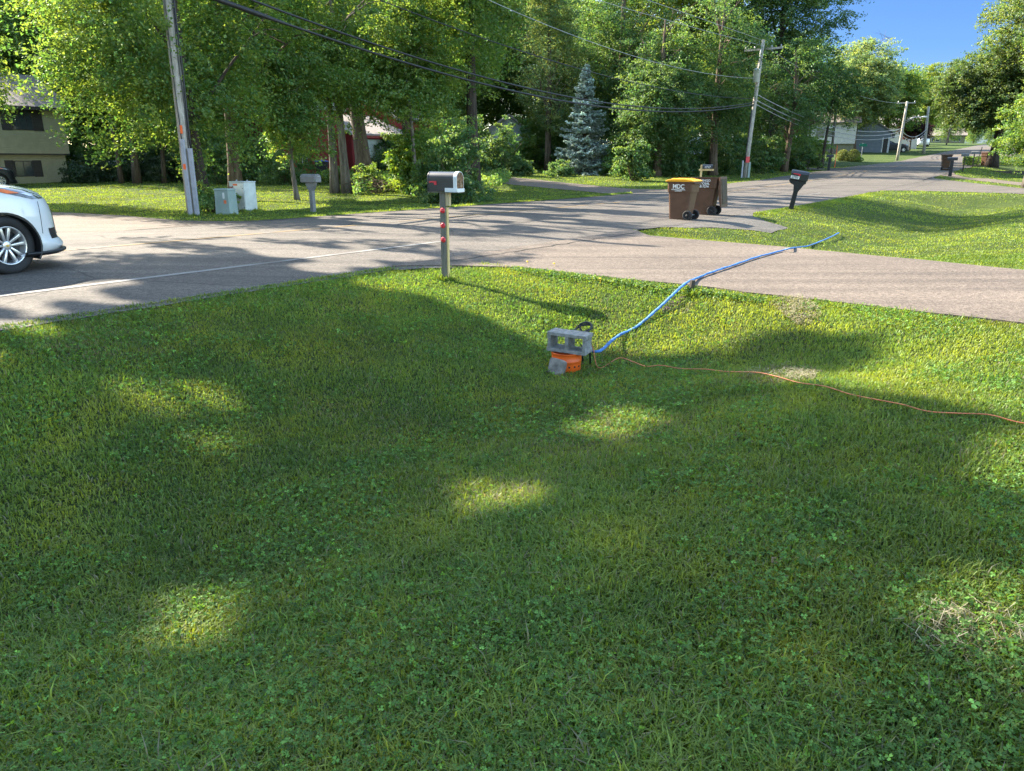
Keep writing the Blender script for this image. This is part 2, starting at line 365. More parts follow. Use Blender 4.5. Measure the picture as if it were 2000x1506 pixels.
tag(sheet('yellow_centre_line', axis_lines([(-60, 200, .6)]), np.array([-13.45, -13.33]), .017, M['yellow_line']), kind='structure')

DRIVE = [(7.7, -7.95), (8.5, -7.3), (8.85, -6.5), (8.8, -4), (8.6, 0), (8.3, 14), (8, 22), (12, 22), (12.3, 14), (12.95, -.5), (13.6, -2.5), (14.15, -5.6), (14.4, -7.2), (15.2, -7.95)]
def drape(name, poly_sn, dz, mat, skirt=0., skmat=None, fine=.35):
    bm = nb(); vs = [bm.verts.new((a, b, 0)) for a, b in poly_sn]; f = bm.faces.new(vs)
    smin, smax = min(p[0] for p in poly_sn), max(p[0] for p in poly_sn); nmin, nmax = min(p[1] for p in poly_sn), max(p[1] for p in poly_sn)
    for lo, hi, ax in ((smin, smax, 0), (nmin, nmax, 1)):
        k = max(1, int((hi - lo) / fine))
        for i in range(1, k):
            co = [0, 0, 0]; no = [0, 0, 0]; co[ax] = lo + (hi - lo) * i / k; no[ax] = 1
            bmesh.ops.bisect_plane(bm, geom=bm.verts[:] + bm.edges[:] + bm.faces[:], plane_co=co, plane_no=no)
    if skirt:
        r = bmesh.ops.extrude_edge_only(bm, edges=[e for e in bm.edges if e.is_boundary])
        low = [v for v in r['geom'] if isinstance(v, bmesh.types.BMVert)]
    else: low = []
    lows = set(low)
    for v in bm.verts:
        s, n = v.co.x, v.co.y; x, y = sn2xy(s, n); v.co = (x, y, float(H_sn(s, n)) + (dz if v not in lows else -skirt))
    for f in bm.faces: f.normal_update()
    me = bpy.data.meshes.new(name); bmesh.ops.recalc_face_normals(bm, faces=bm.faces[:]); bm.to_mesh(me); bm.free(); me.materials.append(mat)
    o = link(bpy.data.objects.new(name, me)); me.polygons.foreach_set('use_smooth', np.full(len(me.polygons), False)); return tag(o, kind='structure')
def rough_poly(poly, amp=.06, step=.35, seed=1):
    r = random.Random(seed); out = []
    for i, p in enumerate(poly):
        q = poly[(i + 1) % len(poly)]; d = math.dist(p, q); k = max(1, int(d / step))
        for j in range(k):
            t = j / k; jx = r.uniform(-amp, amp) if (j or 1) else 0; out.append((p[0] + (q[0] - p[0]) * t + jx, p[1] + (q[1] - p[1]) * t + (0 if abs(p[1] + 7.95) < .01 and j == 0 else r.uniform(-amp, amp) * .5)))
    return out
DR = rough_poly(DRIVE, .05, .5)
drape('driveway', DR, .035, M['drive'], skirt=.06)
def snpoly(pts): return [xy2sn(*hit(*p)[:2]) for p in pts]
GRAV = rough_poly([(16.2, -7.95)] + snpoly([(1345, 446), (1400, 446), (1455, 449), (1505, 456), (1538, 446), (1500, 434), (1470, 423), (1468, 414)]) + [(24, -7.95)], .06, .4, 3)
drape('gravel_pullout', GRAV, .014, M['gravel'])
SIDE = [(38.3, -7.9)] + snpoly([(1705, 372), (1780, 373), (1900, 376), (2000, 379.5), (2200, 387), (2200, 376), (2000, 368.5), (1900, 358), (1818, 347)]) + [(55.5, -7.9)]
drape('side_street', rough_poly(SIDE, .08, .8, 4), .016, M['asphalt'], fine=.8)
SIDE2 = [(58, -7.9)] + snpoly([(1872, 349), (1988, 362), (2100, 374), (2100, 367), (1977, 355), (1866, 341.5)]) + [(63.5, -7.9)]
drape('neighbour_driveway', rough_poly(SIDE2, .06, .8, 5), .016, M['drive'], fine=.8)
FD = [(32.2, -17), (33.2, -20), (36, -27), (40, -36), (44, -36), (40.2, -27), (37.2, -20), (37.6, -17)]
drape('neighbour_driveway', rough_poly(FD, .08, .8, 6), .016, M['drive'], fine=.8)
LD = [(1, -17), (0, -26.5), (10.2, -26.5), (11.0, -22.5), (11.0, -19.5), (12.2, -17)]
drape('neighbour_driveway', rough_poly(LD, .08, .8, 8), .016, M['drive'], fine=.8)
RD = [(66, -17), (67, -20), (70, -27), (74, -27), (70.5, -20), (70.5, -17)]
drape('neighbour_driveway', rough_poly(RD, .08, .8, 9), .016, M['drive'], fine=.8)
drape('gravel_shoulder', rough_poly([(-12, -8.15), (-12, -7.74), (7.4, -7.76), (8.3, -7.3), (8.2, -8.1)], .05, .22, 21), .02, M['gravel'])
drape('gravel_shoulder', rough_poly([(11.6, -16.85), (11.6, -17.22), (31.8, -17.25), (31.8, -16.85)], .06, .25, 22), .02, M['gravel'])
rs2 = random.Random(31); ss2 = [8.6 + i * .18 for i in range(34)]; wob = [rs2.uniform(-.03, .03) for _ in ss2]
drape('pavement_seam', [(a, -7.62 + w_ - .012) for a, w_ in zip(ss2, wob)] + [(a, -7.62 + w_ + rs2.uniform(.008, .022)) for a, w_ in list(zip(ss2, wob))[::-1]], .042, M['edge_asphalt'], fine=9)
PAVED = [DRIVE, GRAV, SIDE, SIDE2, FD, LD, RD]
def is_lawn(x, y, j=0):
    s, n = xy2sn(x, y); ok = (n > -7.86 + j) | (n < -17.05 + j)
    for p in PAVED: ok &= ~pip(s, n, p)
    return ok

# ------------------------------------------------------------------ light gaps: where the photo shows sunlit ground, the crowns leave gaps towards the sun
LIT_PX = [
 [(640, 552), (760, 535), (870, 521), (1010, 515), (1270, 458), (1400, 455), (1560, 462), (2000, 470), (2150, 480), (2150, 900), (2000, 832), (1830, 797), (1600, 752), (1490, 742), (1650, 712), (1725, 688), (1690, 662), (1560, 655), (1420, 685), (1270, 702), (1170, 694), (1085, 698), (1000, 665), (920, 612), (850, 585), (720, 566)],
 [(190, 792), (300, 778), (430, 795), (465, 835), (390, 862), (290, 862), (215, 840)],
 [(330, 1185), (390, 1140), (490, 1150), (520, 1195), (475, 1245), (380, 1245)],
 [(880, 960), (940, 935), (1010, 940), (1040, 970), (990, 1005), (900, 1000)],
 [(1130, 820), (1220, 800), (1300, 815), (1280, 845), (1170, 850)],
 [(1800, 1190), (1850, 1150), (1950, 1150), (2060, 1180), (2060, 1280), (1950, 1270), (1850, 1250)],
 [(1880, 880), (1990, 850), (2100, 860), (2100, 950), (1980, 940), (1900, 915)],
 [(-20, 640), (60, 645), (90, 665), (40, 690), (-20, 690)],
 [(40, 352), (345, 350), (352, 388), (200, 400), (110, 392), (40, 372)],
 [(480, 360), (640, 358), (645, 404), (510, 412)],
 [(780, 366), (990, 360), (1010, 374), (820, 386)],
 [(680, 366), (780, 360), (820, 384), (700, 396)],
 [(990, 328), (1100, 330), (1260, 350), (1300, 362), (1150, 366), (990, 352)],
]
def grow(p, kx, ky):
    mx, my = sum(a for a, _ in p) / len(p), sum(b for _, b in p) / len(p); return [(mx + (a - mx) * kx, my + (b - my) * ky) for a, b in p]
for i_, (kx, ky) in {1: (1.45, 2.0), 2: (1.15, 1.2), 3: (1.15, 1.25), 4: (1.2, 1.3), 5: (1.5, 1.6), 6: (1.4, 1.5), 7: (1.6, 1.8)}.items(): LIT_PX[i_] = grow(LIT_PX[i_], kx, ky)
LIT = [pxpoly(p) for p in LIT_PX]
LIT_VOL = [((gp(1140, 58.5).x, gp(1140, 58.5).y, 4.6), 3.2, .75)]
def vnoise(x, y, sc, seed):
    r = np.random.default_rng(seed); g = r.random((64, 64)); u, v = x * sc, y * sc; i, j = np.floor(u).astype(int), np.floor(v).astype(int); fu, fv = u - i, v - j
    fu = fu * fu * (3 - 2 * fu); fv = fv * fv * (3 - 2 * fv); G = lambda a, b: g[a % 64, b % 64]
    return (G(i, j) * (1 - fu) + G(i + 1, j) * fu) * (1 - fv) + (G(i, j + 1) * (1 - fu) + G(i + 1, j + 1) * fu) * fv
def carve(P, keep_soft=.0):
    """True for leaves whose shadow would fall on ground that the photo shows in the sun"""
    x, y, z = P[:, 0].copy(), P[:, 1].copy(), P[:, 2]; zg = np.zeros(len(P))
    for _ in range(3):
        t = (z - zg) / math.tan(SUN_EL); qx = x - SUN_DIR.x * t; qy = y - SUN_DIR.y * t; zg = H(qx, qy)
    r = np.zeros(len(P), bool)
    jx = qx + .3 * (vnoise(qx, qy, 2.3, 93) - .5) + .2 * (vnoise(qx, qy, 6., 94) - .5); jy = qy + .3 * (vnoise(qx, qy, 2.1, 95) - .5) + .2 * (vnoise(qx, qy, 5.5, 96) - .5)
    for p in LIT: r |= pip(jx, jy, p)
    # faint half-open flecks in the deep shade of the near lawn
    sq, nq = xy2sn(qx, qy); fl = .6 * vnoise(qx, qy, 1.5, 97) + .4 * vnoise(qx, qy, 3.7, 98)
    r |= (fl > .66) & (nq > -7.9) & (rng.random(len(P)) < .4)
    for c_, rr_, pr_ in LIT_VOL:
        d = P - np.array(c_); t = d @ np.array(SUNV); q = d - t[:, None] * np.array(SUNV); r |= (t > rr_) & (np.linalg.norm(q, axis=1) < rr_) & (rng.random(len(P)) < pr_)
    # dappled light on the road and the far yard: long gaps across the way the sun comes
    sN, nN = xy2sn(qx, qy); f = .65 * vnoise(sN * 1.0, nN * .28, 1.15, 91) + .35 * vnoise(sN, nN * .4, 2.9, 92)
    r |= (f > .57 - .11 * sm(7, 15, sN)) & (nN < -8.0) & (nN > -17.5)
    return r
# ---LEAVES---
# ------------------------------------------------------------------ foliage
def unit(v): return v / np.maximum(np.linalg.norm(v, axis=1, keepdims=True), 1e-9)
def leaf_quads(P, Nrm, U, size, col):
    """one kite-shaped, slightly folded leaf per point"""
    U = unit(U - Nrm * np.sum(U * Nrm, 1, keepdims=True)); V = np.cross(Nrm, U); s = size[:, None]
    a = P - U * s * .5; c = P + U * s * .55; w = s * rng.uniform(.28, .42, (len(P), 1)); mid = P + U * s * .02
    b = mid + V * w + Nrm * s * .1; d = mid - V * w + Nrm * s * .1
    vs = np.stack([a, b, c, d], 1).reshape(-1, 3); f = np.arange(len(P) * 4).reshape(-1, 4)
    return vs, f, np.repeat(col, 4, 0)
def crown_points(center, radii, n_cl, per, clump_r, seed, low=-.75, shell=.55, lumps=9):
    """leafy sprays on the outside and through the volume of an uneven crown"""
    r = np.random.default_rng(seed); c = np.array(center); R = np.array(radii)
    ld = unit(r.normal(size=(lumps, 3))); ld[:, 2] = ld[:, 2] * .9 - .05
    lc = ld * r.uniform(.35, .72, (lumps, 1)); lr = r.uniform(.28, .5, lumps)
    lc = np.vstack([lc, [[0, 0, 0]]]); lr = np.append(lr, .72)
    m = n_cl * 4; pick = r.choice(len(lr), m, p=lr ** 2 / np.sum(lr ** 2)); d = unit(r.normal(size=(m, 3)))
    rad = lr[pick] * r.uniform(shell, 1.08, m) ** .6 * np.where(r.random(m) < .06, 1.2, 1)
    q = lc[pick] + d * rad[:, None]
    q = q[(q[:, 2] > low)][:n_cl]
    q[:, 2] -= .12 * (q[:, 0] ** 2 + q[:, 1] ** 2)
    cl = c + q * R; n = len(cl)
    tone = r.normal(0, 1, n)
    cs = clump_r * r.uniform(.55, 1.4, n)
    out0 = unit(q * [1, 1, .45] + r.normal(0, .35, q.shape) + 1e-6)
    u = r.uniform(-.9, 1.25, (n, per)); wd = (1.15 - .55 * np.abs(u))
    off = out0[:, None, :] * (u * cs[:, None])[..., None] + r.normal(size=(n, per, 3)) * np.array([.4, .4, .2]) * (cs[:, None] * wd)[..., None]
    off[..., 2] -= (.28 * np.clip(u, 0, 2) ** 2) * cs[:, None]
    P = (cl[:, None, :] + off).reshape(-1, 3); T = np.repeat(tone, per)
    out = np.repeat(out0, per, 0)
    return P, T, out, cl
def leaf_cloud(P, T, out, size, base, seed, up=.9, var=.16):
    r = np.random.default_rng(seed); n = len(P)
    Nrm = unit(r.normal(size=(n, 3)) * .62 + out * .35 + np.array([0, 0, up])); U = r.normal(size=(n, 3)) + np.array([0, 0, -.55]) + out * .4
    b = np.array(base); k = np.exp(var * (.55 * T + r.normal(0, .8, n)))[:, None]
    warm = np.clip(.5 + .25 * T + r.normal(0, .25, n), 0, 1)[:, None]
    col = b * k * (1 + (warm - .5) * np.array([.7, .12, -.3]))
    return leaf_quads(P, Nrm, U, size * r.uniform(.7, 1.3, n), np.clip(col, .004, .6))
def limbs(bm, top, trunk_r, h0, ctr, rad, n, seed, lean=(0, 0)):
    r = random.Random(seed); H1 = top
    path = []; k = 9; wx, wy = r.uniform(-.25, .25), r.uniform(-.25, .25)
    for i in range(k + 1):
        t = i / k; path.append(Vector((lean[0] * t + wx * math.sin(t * 3.3), lean[1] * t + wy * math.sin(t * 2.7), -.15 + (H1 + .15) * t)))
    rad_ = [trunk_r * (1.45 if i == 0 else 1.08 if i == 1 else 1) * (1 - .82 * (i / k) ** 1.2) for i in range(k + 1)]
    tube(bm, path, rad_, 12)
    for i in range(n):
        t = r.uniform(max(.12, h0 / H1), .92); p0 = path[0].lerp(path[-1], t); j = t * k; a = int(j); p0 = path[a].lerp(path[min(k, a + 1)], j - a)
        ang = i * 2.4 + r.uniform(-.5, .5); L_ = r.uniform(.6, 1.) * (1 - .35 * t)
        tip = Vector((ctr[0] + rad[0] * math.cos(ang) * L_ * .8, ctr[1] + rad[1] * math.sin(ang) * L_ * .8, min(H1 * 1.05, p0.z + r.uniform(.15, .55) * rad[2])))
        mid = p0.lerp(tip, .5) + Vector((r.uniform(-.3, .3), r.uniform(-.3, .3), r.uniform(.1, .6)))
        r0 = trunk_r * (1 - .82 * t) * r.uniform(.35, .6); tube(bm, [p0, p0.lerp(mid, .5) + Vector((0, 0, .1)), mid, mid.lerp(tip, .6), tip], [r0, r0 * .85, r0 * .6, r0 * .38, r0 * .12], 6, False)
        for q in range(3):
            u = r.uniform(.35, .8); b0 = mid.lerp(tip, u) if u > .5 else p0.lerp(mid, u * 2)
            e = b0 + Vector((r.uniform(-1, 1), r.uniform(-1, 1), r.uniform(-.1, .7))).normalized() * rad[0] * r.uniform(.2, .4)
            tube(bm, [b0, b0.lerp(e, .5) + Vector((0, 0, .12)), e], [r0 * .36, r0 * .24, r0 * .07], 5, False)
def tree(name, label, loc, height, trunk_r, crown_c, crown_r, n_cl=300, per=90, clump=.55, leaf=.15, base=(.05, .092, .02), seed=1, group=None, mat='leaf', bk='bark_brown', lean=(0, 0), low=-.8, nl=12, cut=True, shell=.5, lumps=16, trunks=None, up=.9, skirt=None, fine=1.4):
    """crown_c and crown_r are in metres from the foot of the tree"""
    t = thing(name, label, 'tree', loc, 0, group)
    bm = nb(); limbs(bm, height * .86, trunk_r, max(1.2, crown_c[2] - crown_r[2] * .8), crown_c, crown_r, nl, seed, lean)
    for k, (dx, dy, rr, ln) in enumerate(trunks or []):
        b2 = nb(); limbs(b2, height * .8, rr, max(1.2, crown_c[2] - crown_r[2] * .8), crown_c, crown_r, 5, seed + 50 + k, ln)
        obj('trunk', b2, M[bk], t, True, loc=(dx, dy, 0))
    obj('trunk', bm, M[bk], t, True)
    P, T, out, cl = crown_points(crown_c, crown_r, int(n_cl * 2.3), int(per * .5 * fine), clump, seed, low, shell, lumps)
    if skirt:
        P2, T2, o2, _ = crown_points((crown_c[0], crown_c[1], skirt[0]), (crown_r[0] * .95, crown_r[1] * .95, skirt[1]), skirt[2], int(48 * fine), clump, seed + 77, -.9, .3, 14)
        P, T, out = np.vstack([P, P2]), np.concatenate([T, T2]), np.vstack([out, o2])
    k = P[:, 2] > .35; P, T, out = P[k], T[k], out[k]
    if cut:
        k = ~carve(P + np.array(loc)); P, T, out = P[k], T[k], out[k]
    vs, f, c = leaf_cloud(P, T, out, leaf / fine ** .62, base, seed + 9, up)
    mesh_np('crown', vs, f, M[mat], t, c); return t
def shrub(name, label, loc, rad, n_cl=80, per=80, clump=.28, leaf=.09, base=(.05, .1, .02), seed=1, mat='leaf', cat='shrub', group=None, z=.5, low=-.9, shell=.4, ball=False):
    t = thing(name, label, cat, loc, 0, group)
    P, T, out, cl = crown_points((0, 0, rad[2] * z), rad, n_cl, per, clump, seed, low, shell, 7)
    if ball:
        r_b = np.random.default_rng(seed); out = unit(r_b.normal(size=(len(P), 3))); P = np.array([0, 0, rad[2] * z]) + out * np.array(rad) * r_b.uniform(.86, 1.0, (len(P), 1)); T = r_b.normal(0, .7, len(P))
    k = P[:, 2] > .02; P, T, out = P[k], T[k], out[k]
    vs, f, c = leaf_cloud(P, T, out, leaf, base, seed + 3, .6); mesh_np('foliage', vs, f, M[mat], t, c)
    bm = nb(); r = random.Random(seed)
    for i in range(7):
        a = r.uniform(0, 6.28); tip = (rad[0] * .6 * math.cos(a), rad[1] * .6 * math.sin(a), rad[2] * (z + .3)); tube(bm, [(.05 * math.cos(a), .05 * math.sin(a), -.1), (tip[0] * .4, tip[1] * .4, tip[2] * .55), tip], [.03, .02, .006], 5, False)
    obj('stem', bm, M['bark_brown'], t, True); return t

GREEN, DARK, LITE, YEL, PALE = (.088, .15, .036), (.064, .118, .04), (.1, .165, .04), (.115, .165, .03), (.115, .165, .068)
FAST = False
# big maples across the road, left of the picture: their shade covers the foreground
SH = 'tall maples across the road beyond the left edge'
for i, (s_, n_, h_, r_) in enumerate([(2.2, -23.5, 19, 5.2), (-5, -22.5, 20, 6.2), (-14, -23, 20, 6.2), (-1, -30, 22, 6.0), (-11, -31, 22, 6.5), (-22, -25, 20, 6.5)]):
    x, y = sn2xy(s_, n_)
    tree('maple_tree', 'tall maple standing across the road beyond the left edge of the picture', (x, y, hf(x, y)), h_, .36, (1.0, 1.4, 14.2) if i == 0 else (0, 0, h_ * .62), (6.8, 6.8, 5.2) if i == 0 else (r_, r_, h_ * .4), 850 if i == 0 else 520, 60, .75, .24, GREEN, 100 + i, SH, bk='bark_grey', shell=.3, fine=1.)
# near-side maple left of the camera, off the picture
x, y = sn2xy(-13.5, -3.2)
tree('maple_tree', 'maple on the near side of the road beyond the left edge of the picture', (x, y, hf(x, y)), 15, .3, (0, 0, 9.6), (5.6, 5.6, 5.2), 420, 60, .75, .24, GREEN, 120, SH, bk='bark_grey', shell=.3, fine=1.)
# ---- the roadside trees one can tell apart (pixel column, distance)
def T(px, Y): p = gp(px, Y); return (p.x, p.y, p.z)
tree('maple_tree', 'tall maple whose dark trunk stands right behind the grey utility pole', T(402, 25.5), 15, .2, (-.3, .3, 7.6), (4.1, 4.2, 6.5), 700, 100, .5, .13, GREEN, 1, bk='bark_dark', low=-.97, lean=(-.3, 0), skirt=(4.3, 2.2, 520))
tree('maple_tree', 'maple with a straight bare trunk rising behind the pale grey cabinet', T(462, 31), 16, .25, (.4, .1, 8.0), (4.8, 4.4, 6.6), 800, 100, .52, .14, GREEN, 2, bk='bark_brown', low=-.95, lean=(-.5, 0), skirt=(5.6, 2.2, 520))
tree('young_tree', 'small young tree with thin trunk and drooping leaves beside the grey mailbox', T(581, 31), 5.4, .1, (.1, 0, 3.1), (1.3, 1.3, 2.2), 78, 90, .36, .13, LITE, 3, bk='bark_grey', nl=8, cut=False)
tree('maple_tree', 'double trunked maple with two grey trunks joined at the foot', T(678, 36.5), 16, .2, (.4, .2, 8.6), (5.4, 4.8, 6.8), 800, 100, .55, .15, GREEN, 4, bk='bark_grey', trunks=[(-.6, .1, .19, (-.5, .2))], low=-.85, skirt=(6.0, 2.0, 260))
tree('maple_tree', 'thick leaning trunk tree standing in the brush left of the white garage', T(716, 45), 17, .45, (-.6, 1, 10.5), (4.6, 4.6, 6.2), 320, 90, .6, .17, GREEN, 5, lean=(-1.6, .5), low=-.9)
tree('thin_tree', 'slender tree with thin curved trunk among bright bushes behind the black mailbox', T(812, 36), 9.5, .11, (.1, .4, 6.3), (2.8, 2.6, 3.6), 320, 80, .42, .13, LITE, 6, bk='bark_grey', lean=(-.6, 0), nl=10, cut=False)
tree('tall_tree', 'tall tree with a thick dark trunk visible high above the black mailbox', T(926, 39), 20.5, .3, (0, .2, 12.2), (5.3, 5.2, 8.4), 1200, 100, .6, .16, GREEN, 7, bk='bark_dark', nl=10, low=-.95)
tree('leafy_tree', 'broad leafy tree between the double trunk and the tall dark trunk', T(800, 52), 19, .33, (0, 0, 10.5), (5.4, 5, 9.0), 480, 90, .65, .18, GREEN, 8, low=-.98)
tree('leafy_tree', 'pale yellow green tree standing just left of the blue spruce', T(1070, 63), 17, .25, (0, 0, 8.6), (4.2, 3.6, 8.4), 480, 90, .55, .17, PALE, 9, low=-.98)
tree('leafy_tree', 'dark broad tree rising right behind the blue spruce', T(1205, 67), 19, .4, (0, 0, 10), (5.2, 5, 9.4), 480, 90, .65, .19, DARK, 10, low=-.95, mat='leaf')
tree('cottonwood_tree', 'tall sunlit tree with a pale leaning forked trunk near the crown top', T(1318, 72), 25, .42, (.4, 0, 16), (6.0, 6, 9), 480, 90, .7, .22, YEL, 11, cut=False, low=-.95, lean=(1.5, 0), nl=9, bk='bark_grey')
tree('leafy_tree', 'dense dark low tree with hanging branches right of the blue spruce', T(1283, 56), 12, .28, (0, 0, 5.9), (3.3, 3.4, 5.7), 430, 90, .55, .16, DARK, 12, low=-.99)
tree('leafy_tree', 'shaded dark tree directly left of the leaning utility pole', T(1392, 57), 14, .3, (0, 0, 7.7), (3.9, 3.8, 5.9), 400, 90, .58, .17, DARK, 13, low=-.93)
tree('tall_tree', 'tallest dark tree rising behind the top of the leaning utility pole', T(1505, 68), 21.5, .4, (0, 0, 13.2), (5.3, 5.3, 9.2), 560, 90, .7, .2, DARK, 14, bk='bark_dark', low=-.95, cut=False)
tree('leafy_tree', 'shaded bushy tree right of the leaning utility pole', T(1530, 62), 10.5, .25, (0, 0, 5.9), (3.6, 3.5, 5.3), 360, 80, .58, .18, DARK, 15, low=-.97)
tree('drooping_tree', 'dark drooping tree with one slim trunk in front of the cream house', T(1604, 67), 9.0, .14, (-.1, 0, 5.9), (2.9, 2.8, 3.1), 300, 80, .42, .16, DARK, 16, bk='bark_dark', lean=(.5, 0), low=-.8, nl=10)
tree('round_tree', 'round sunlit pale green tree above the cream house roof', T(1664, 112), 17, .4, (0, 0, 9.6), (6.8, 6.5, 7.0), 520, 80, .8, .28, PALE, 17, cut=False)
tree('leafy_tree', 'dark green tree joining the pale round tree to the lamp pole', T(1728, 118), 14, .35, (0, 0, 8), (4.4, 5, 6), 300, 80, .85, .3, GREEN, 18, cut=False)
tree('yellow_tree', 'bright yellow green tree in the distance right of the lamp pole', T(1792, 150), 15, .35, (0, 0, 8.4), (5, 5, 6.5), 420, 80, .8, .32, YEL, 19, cut=False)
tree('oak_tree', 'broad oak on the right with a dark trunk by the road', T(1936, 66), 9, .42, (-.9, 0, 6.0), (5.2, 4.6, 4.0), 600, 90, .55, .18, (.062, .1, .034), 20, bk='bark_dark', low=-.75, cut=False)
tree('tall_tree', 'tall tree filling the top right corner above the oak', T(2024, 62), 19, .5, (.3, 1, 11.2), (6.6, 6, 6.8), 620, 90, .65, .2, (.072, .11, .034), 21, low=-.7, cut=False)
tree('maple_tree', 'low bright green maple at the right edge beneath the oak', T(2046, 50), 7.6, .22, (-.2, 0, 3.9), (2.7, 2.7, 3.5), 360, 90, .42, .16, LITE, 22, low=-.95, cut=False)
tree('maple_tree', 'maple at the right edge showing only the side of its trunk', T(2008, 38.5), 12, .24, (2.6, 0, 8.4), (3.6, 4, 4.4), 240, 80, .5, .15, GREEN, 23, cut=False, bk='bark_grey')
tree('plum_tree', 'small purple leaved plum tree behind the lamp pole', T(1776, 120), 5.2, .12, (0, 0, 3.2), (2.4, 2.3, 2.1), 150, 70, .4, .24, (.06, .022, .03), 24, low=-.7, cut=False)
tree('maple_tree', 'large maple rising behind the roof of the tan house', T(118, 66), 20, .3, (.4, 0, 12), (6.2, 5, 8), 460, 100, .55, .16, LITE, 25, low=-.8)
tree('maple_tree', 'maple reaching over the tan house roof with its trunk beyond the left edge', T(-135, 30), 11, .2, (1.2, 0, 6.4), (2.4, 2.4, 4.2), 220, 90, .5, .15, LITE, 26, low=-.7)
tree('leafy_tree', 'tree between the tan house and the utility pole with dark stems', T(268, 47), 16, .2, (0, 0, 8.9), (4.4, 4.2, 6.9), 400, 90, .6, .17, LITE, 27, low=-.9, skirt=(4.6, 2.4, 460), trunks=[(-1.2, .5, .13, (-.5, 0)), (1.3, .8, .12, (.6, 0))])

# backdrop woods: a few tree meshes, each copy its own object
pool = []
for k, (b_, m_) in enumerate([(GREEN, 'leaf'), (GREEN, 'leaf'), (LITE, 'leaf')]):
    pool.append(tree('woodland_tree', 'leafy tree in the dense woods behind the roadside trees', (0, 400, 0), 18, .32, (0, 0, 8.8), (6.2, 6, 8.9), 520, 80, .8, .24, b_, 60 + k, 'woodland trees behind the roadside trees', cut=False, low=-.98))
spots = [(-120, 60), (-20, 66), (80, 64), (160, 60), (235, 66), (310, 62), (395, 58), (470, 64), (540, 60), (610, 76), (680, 80), (770, 78), (835, 72), (905, 80), (970, 82), (1060, 80), (1130, 74), (1220, 76), (1290, 86), (1345, 92), (1400, 80), (1455, 90), (1530, 84),
         (-80, 85), (20, 88), (110, 84), (200, 90), (285, 86), (370, 88), (450, 92), (530, 90),
         (1150, 106), (1240, 112),
         (1850, 190), (1780, 230), (1700, 210), (1900, 240), (1960, 200), (2050, 110), (1990, 100), (2100, 80), (1660, 160), (1740, 185), (1820, 260), (1880, 290), (1940, 280)]
r = random.Random(5)
for i, (px, Y) in enumerate(spots):
    p = gp(px, Y); sc = r.uniform(.85, 1.2) * (1 if px < 1500 else .8)
    if i < 3: o = pool[i]; o.location = p; o.scale = (sc, sc, sc)
    else:
        o = dup(pool[i % 3], p, r.uniform(0, 6.28), scale=(sc, sc, sc * r.uniform(.9, 1.15)))
    if px > 1590 or Y > 130: o['label'] = 'distant leafy tree beyond the bend where the road climbs'; o['group'] = 'distant trees at the top of the road'

und = []
for k, b_ in enumerate((GREEN, DARK, LITE)):
    und.append(shrub('understory_shrub', 'leafy shrub in the understory of the woods', (0, 400, 0), (2.3, 1.8, 2.6), 150, 80, .42, .15, b_, 380 + k, z=.45, group='understory shrubs of the woods'))
us = [(-60, 52), (150, 56), (210, 54), (260, 56), (330, 55), (400, 53), (450, 56), (520, 54), (560, 58), (620, 68), (760, 62), (830, 52), (870, 56), (925, 58), (975, 62), (1050, 66), (1100, 64), (1190, 60), (1225, 57), (1262, 62), (1310, 64), (1380, 66), (1420, 62), (1470, 66), (1515, 70), (1550, 74), (1580, 78), (1240, 72), (1340, 82), (1440, 78), (1500, 84), (680, 70), (40, 60), (110, 58)]
r = random.Random(15)
for i, (px, Y) in enumerate(us):
    p = gp(px, Y); k_ = r.uniform(.8, 1.25)
    if i < 3: o = und[i]; o.location = p; o.scale = (k_, k_, k_)
    else: dup(und[i % 3], p, r.uniform(0, 6.28), scale=(k_, k_, k_ * r.uniform(.85, 1.2)))
# blue spruce
def spruce(label, loc, h, r0, seed, base):
    t = thing('blue_spruce', label, 'tree', loc); rr = np.random.default_rng(seed)
    bm = nb(); tube(bm, [(0, 0, -.1), (0, 0, h * .5), (0, 0, h)], [.16, .1, .015], 8)
    Pn, Un, Tn = [], [], []; z = .25; bb = bm
    while z < h - .1:
        f_ = (1 - z / h); R_ = r0 * f_ ** .85 * rr.uniform(.82, 1.1) + .06; nbx = int(7 + 6 * f_)
        for k in range(nbx):
            a = rr.uniform(0, 6.283); L_ = R_ * rr.uniform(.7, 1.12); d = np.array([math.cos(a), math.sin(a), 0]); tone = rr.normal()
            n = int(26 + 150 * L_ / r0); u = rr.uniform(.12, 1, n) ** .75
            side = rr.normal(0, 1, n) * .2 * L_ * (1.15 - u) ; pv = np.array([-d[1], d[0], 0])
            zz = z - .26 * L_ * u + .2 * L_ * u ** 3 - np.abs(side) * .25 + rr.normal(0, .035, n)
            pts = d * (L_ * u)[:, None] + pv * side[:, None]; pts[:, 2] = zz
            Pn.append(pts); Un.append(d + pv * (np.sign(side) * .8)[:, None] + rr.normal(0, .35, (n, 3)) + np.array([0, 0, .15])); Tn.append(np.full(n, tone))
            tube(bb, [(0, 0, z), tuple(d * L_ * .5 + [0, 0, z - .13 * L_]), tuple(d * L_ * .9 + [0, 0, z - .1 * L_])], [.03 * f_ + .008, .016, .005], 4, False)
        z += rr.uniform(.13, .2) * (1 + f_ * .5)
    obj('trunk', bb, M['bark_brown'], t, True)
    P, U, T_ = np.vstack(Pn), np.vstack(Un), np.concatenate(Tn); n = len(P)
    Nrm = unit(rr.normal(size=(n, 3)) * .5 + [0, 0, 1]); col = np.array(base) * np.exp(.18 * T_ + rr.normal(0, .2, n))[:, None]
    vs, f, c = leaf_quads(P, Nrm, U, rr.uniform(.13, .24, n), col); mesh_np('foliage', vs, f, M['needle'], t, c); return t
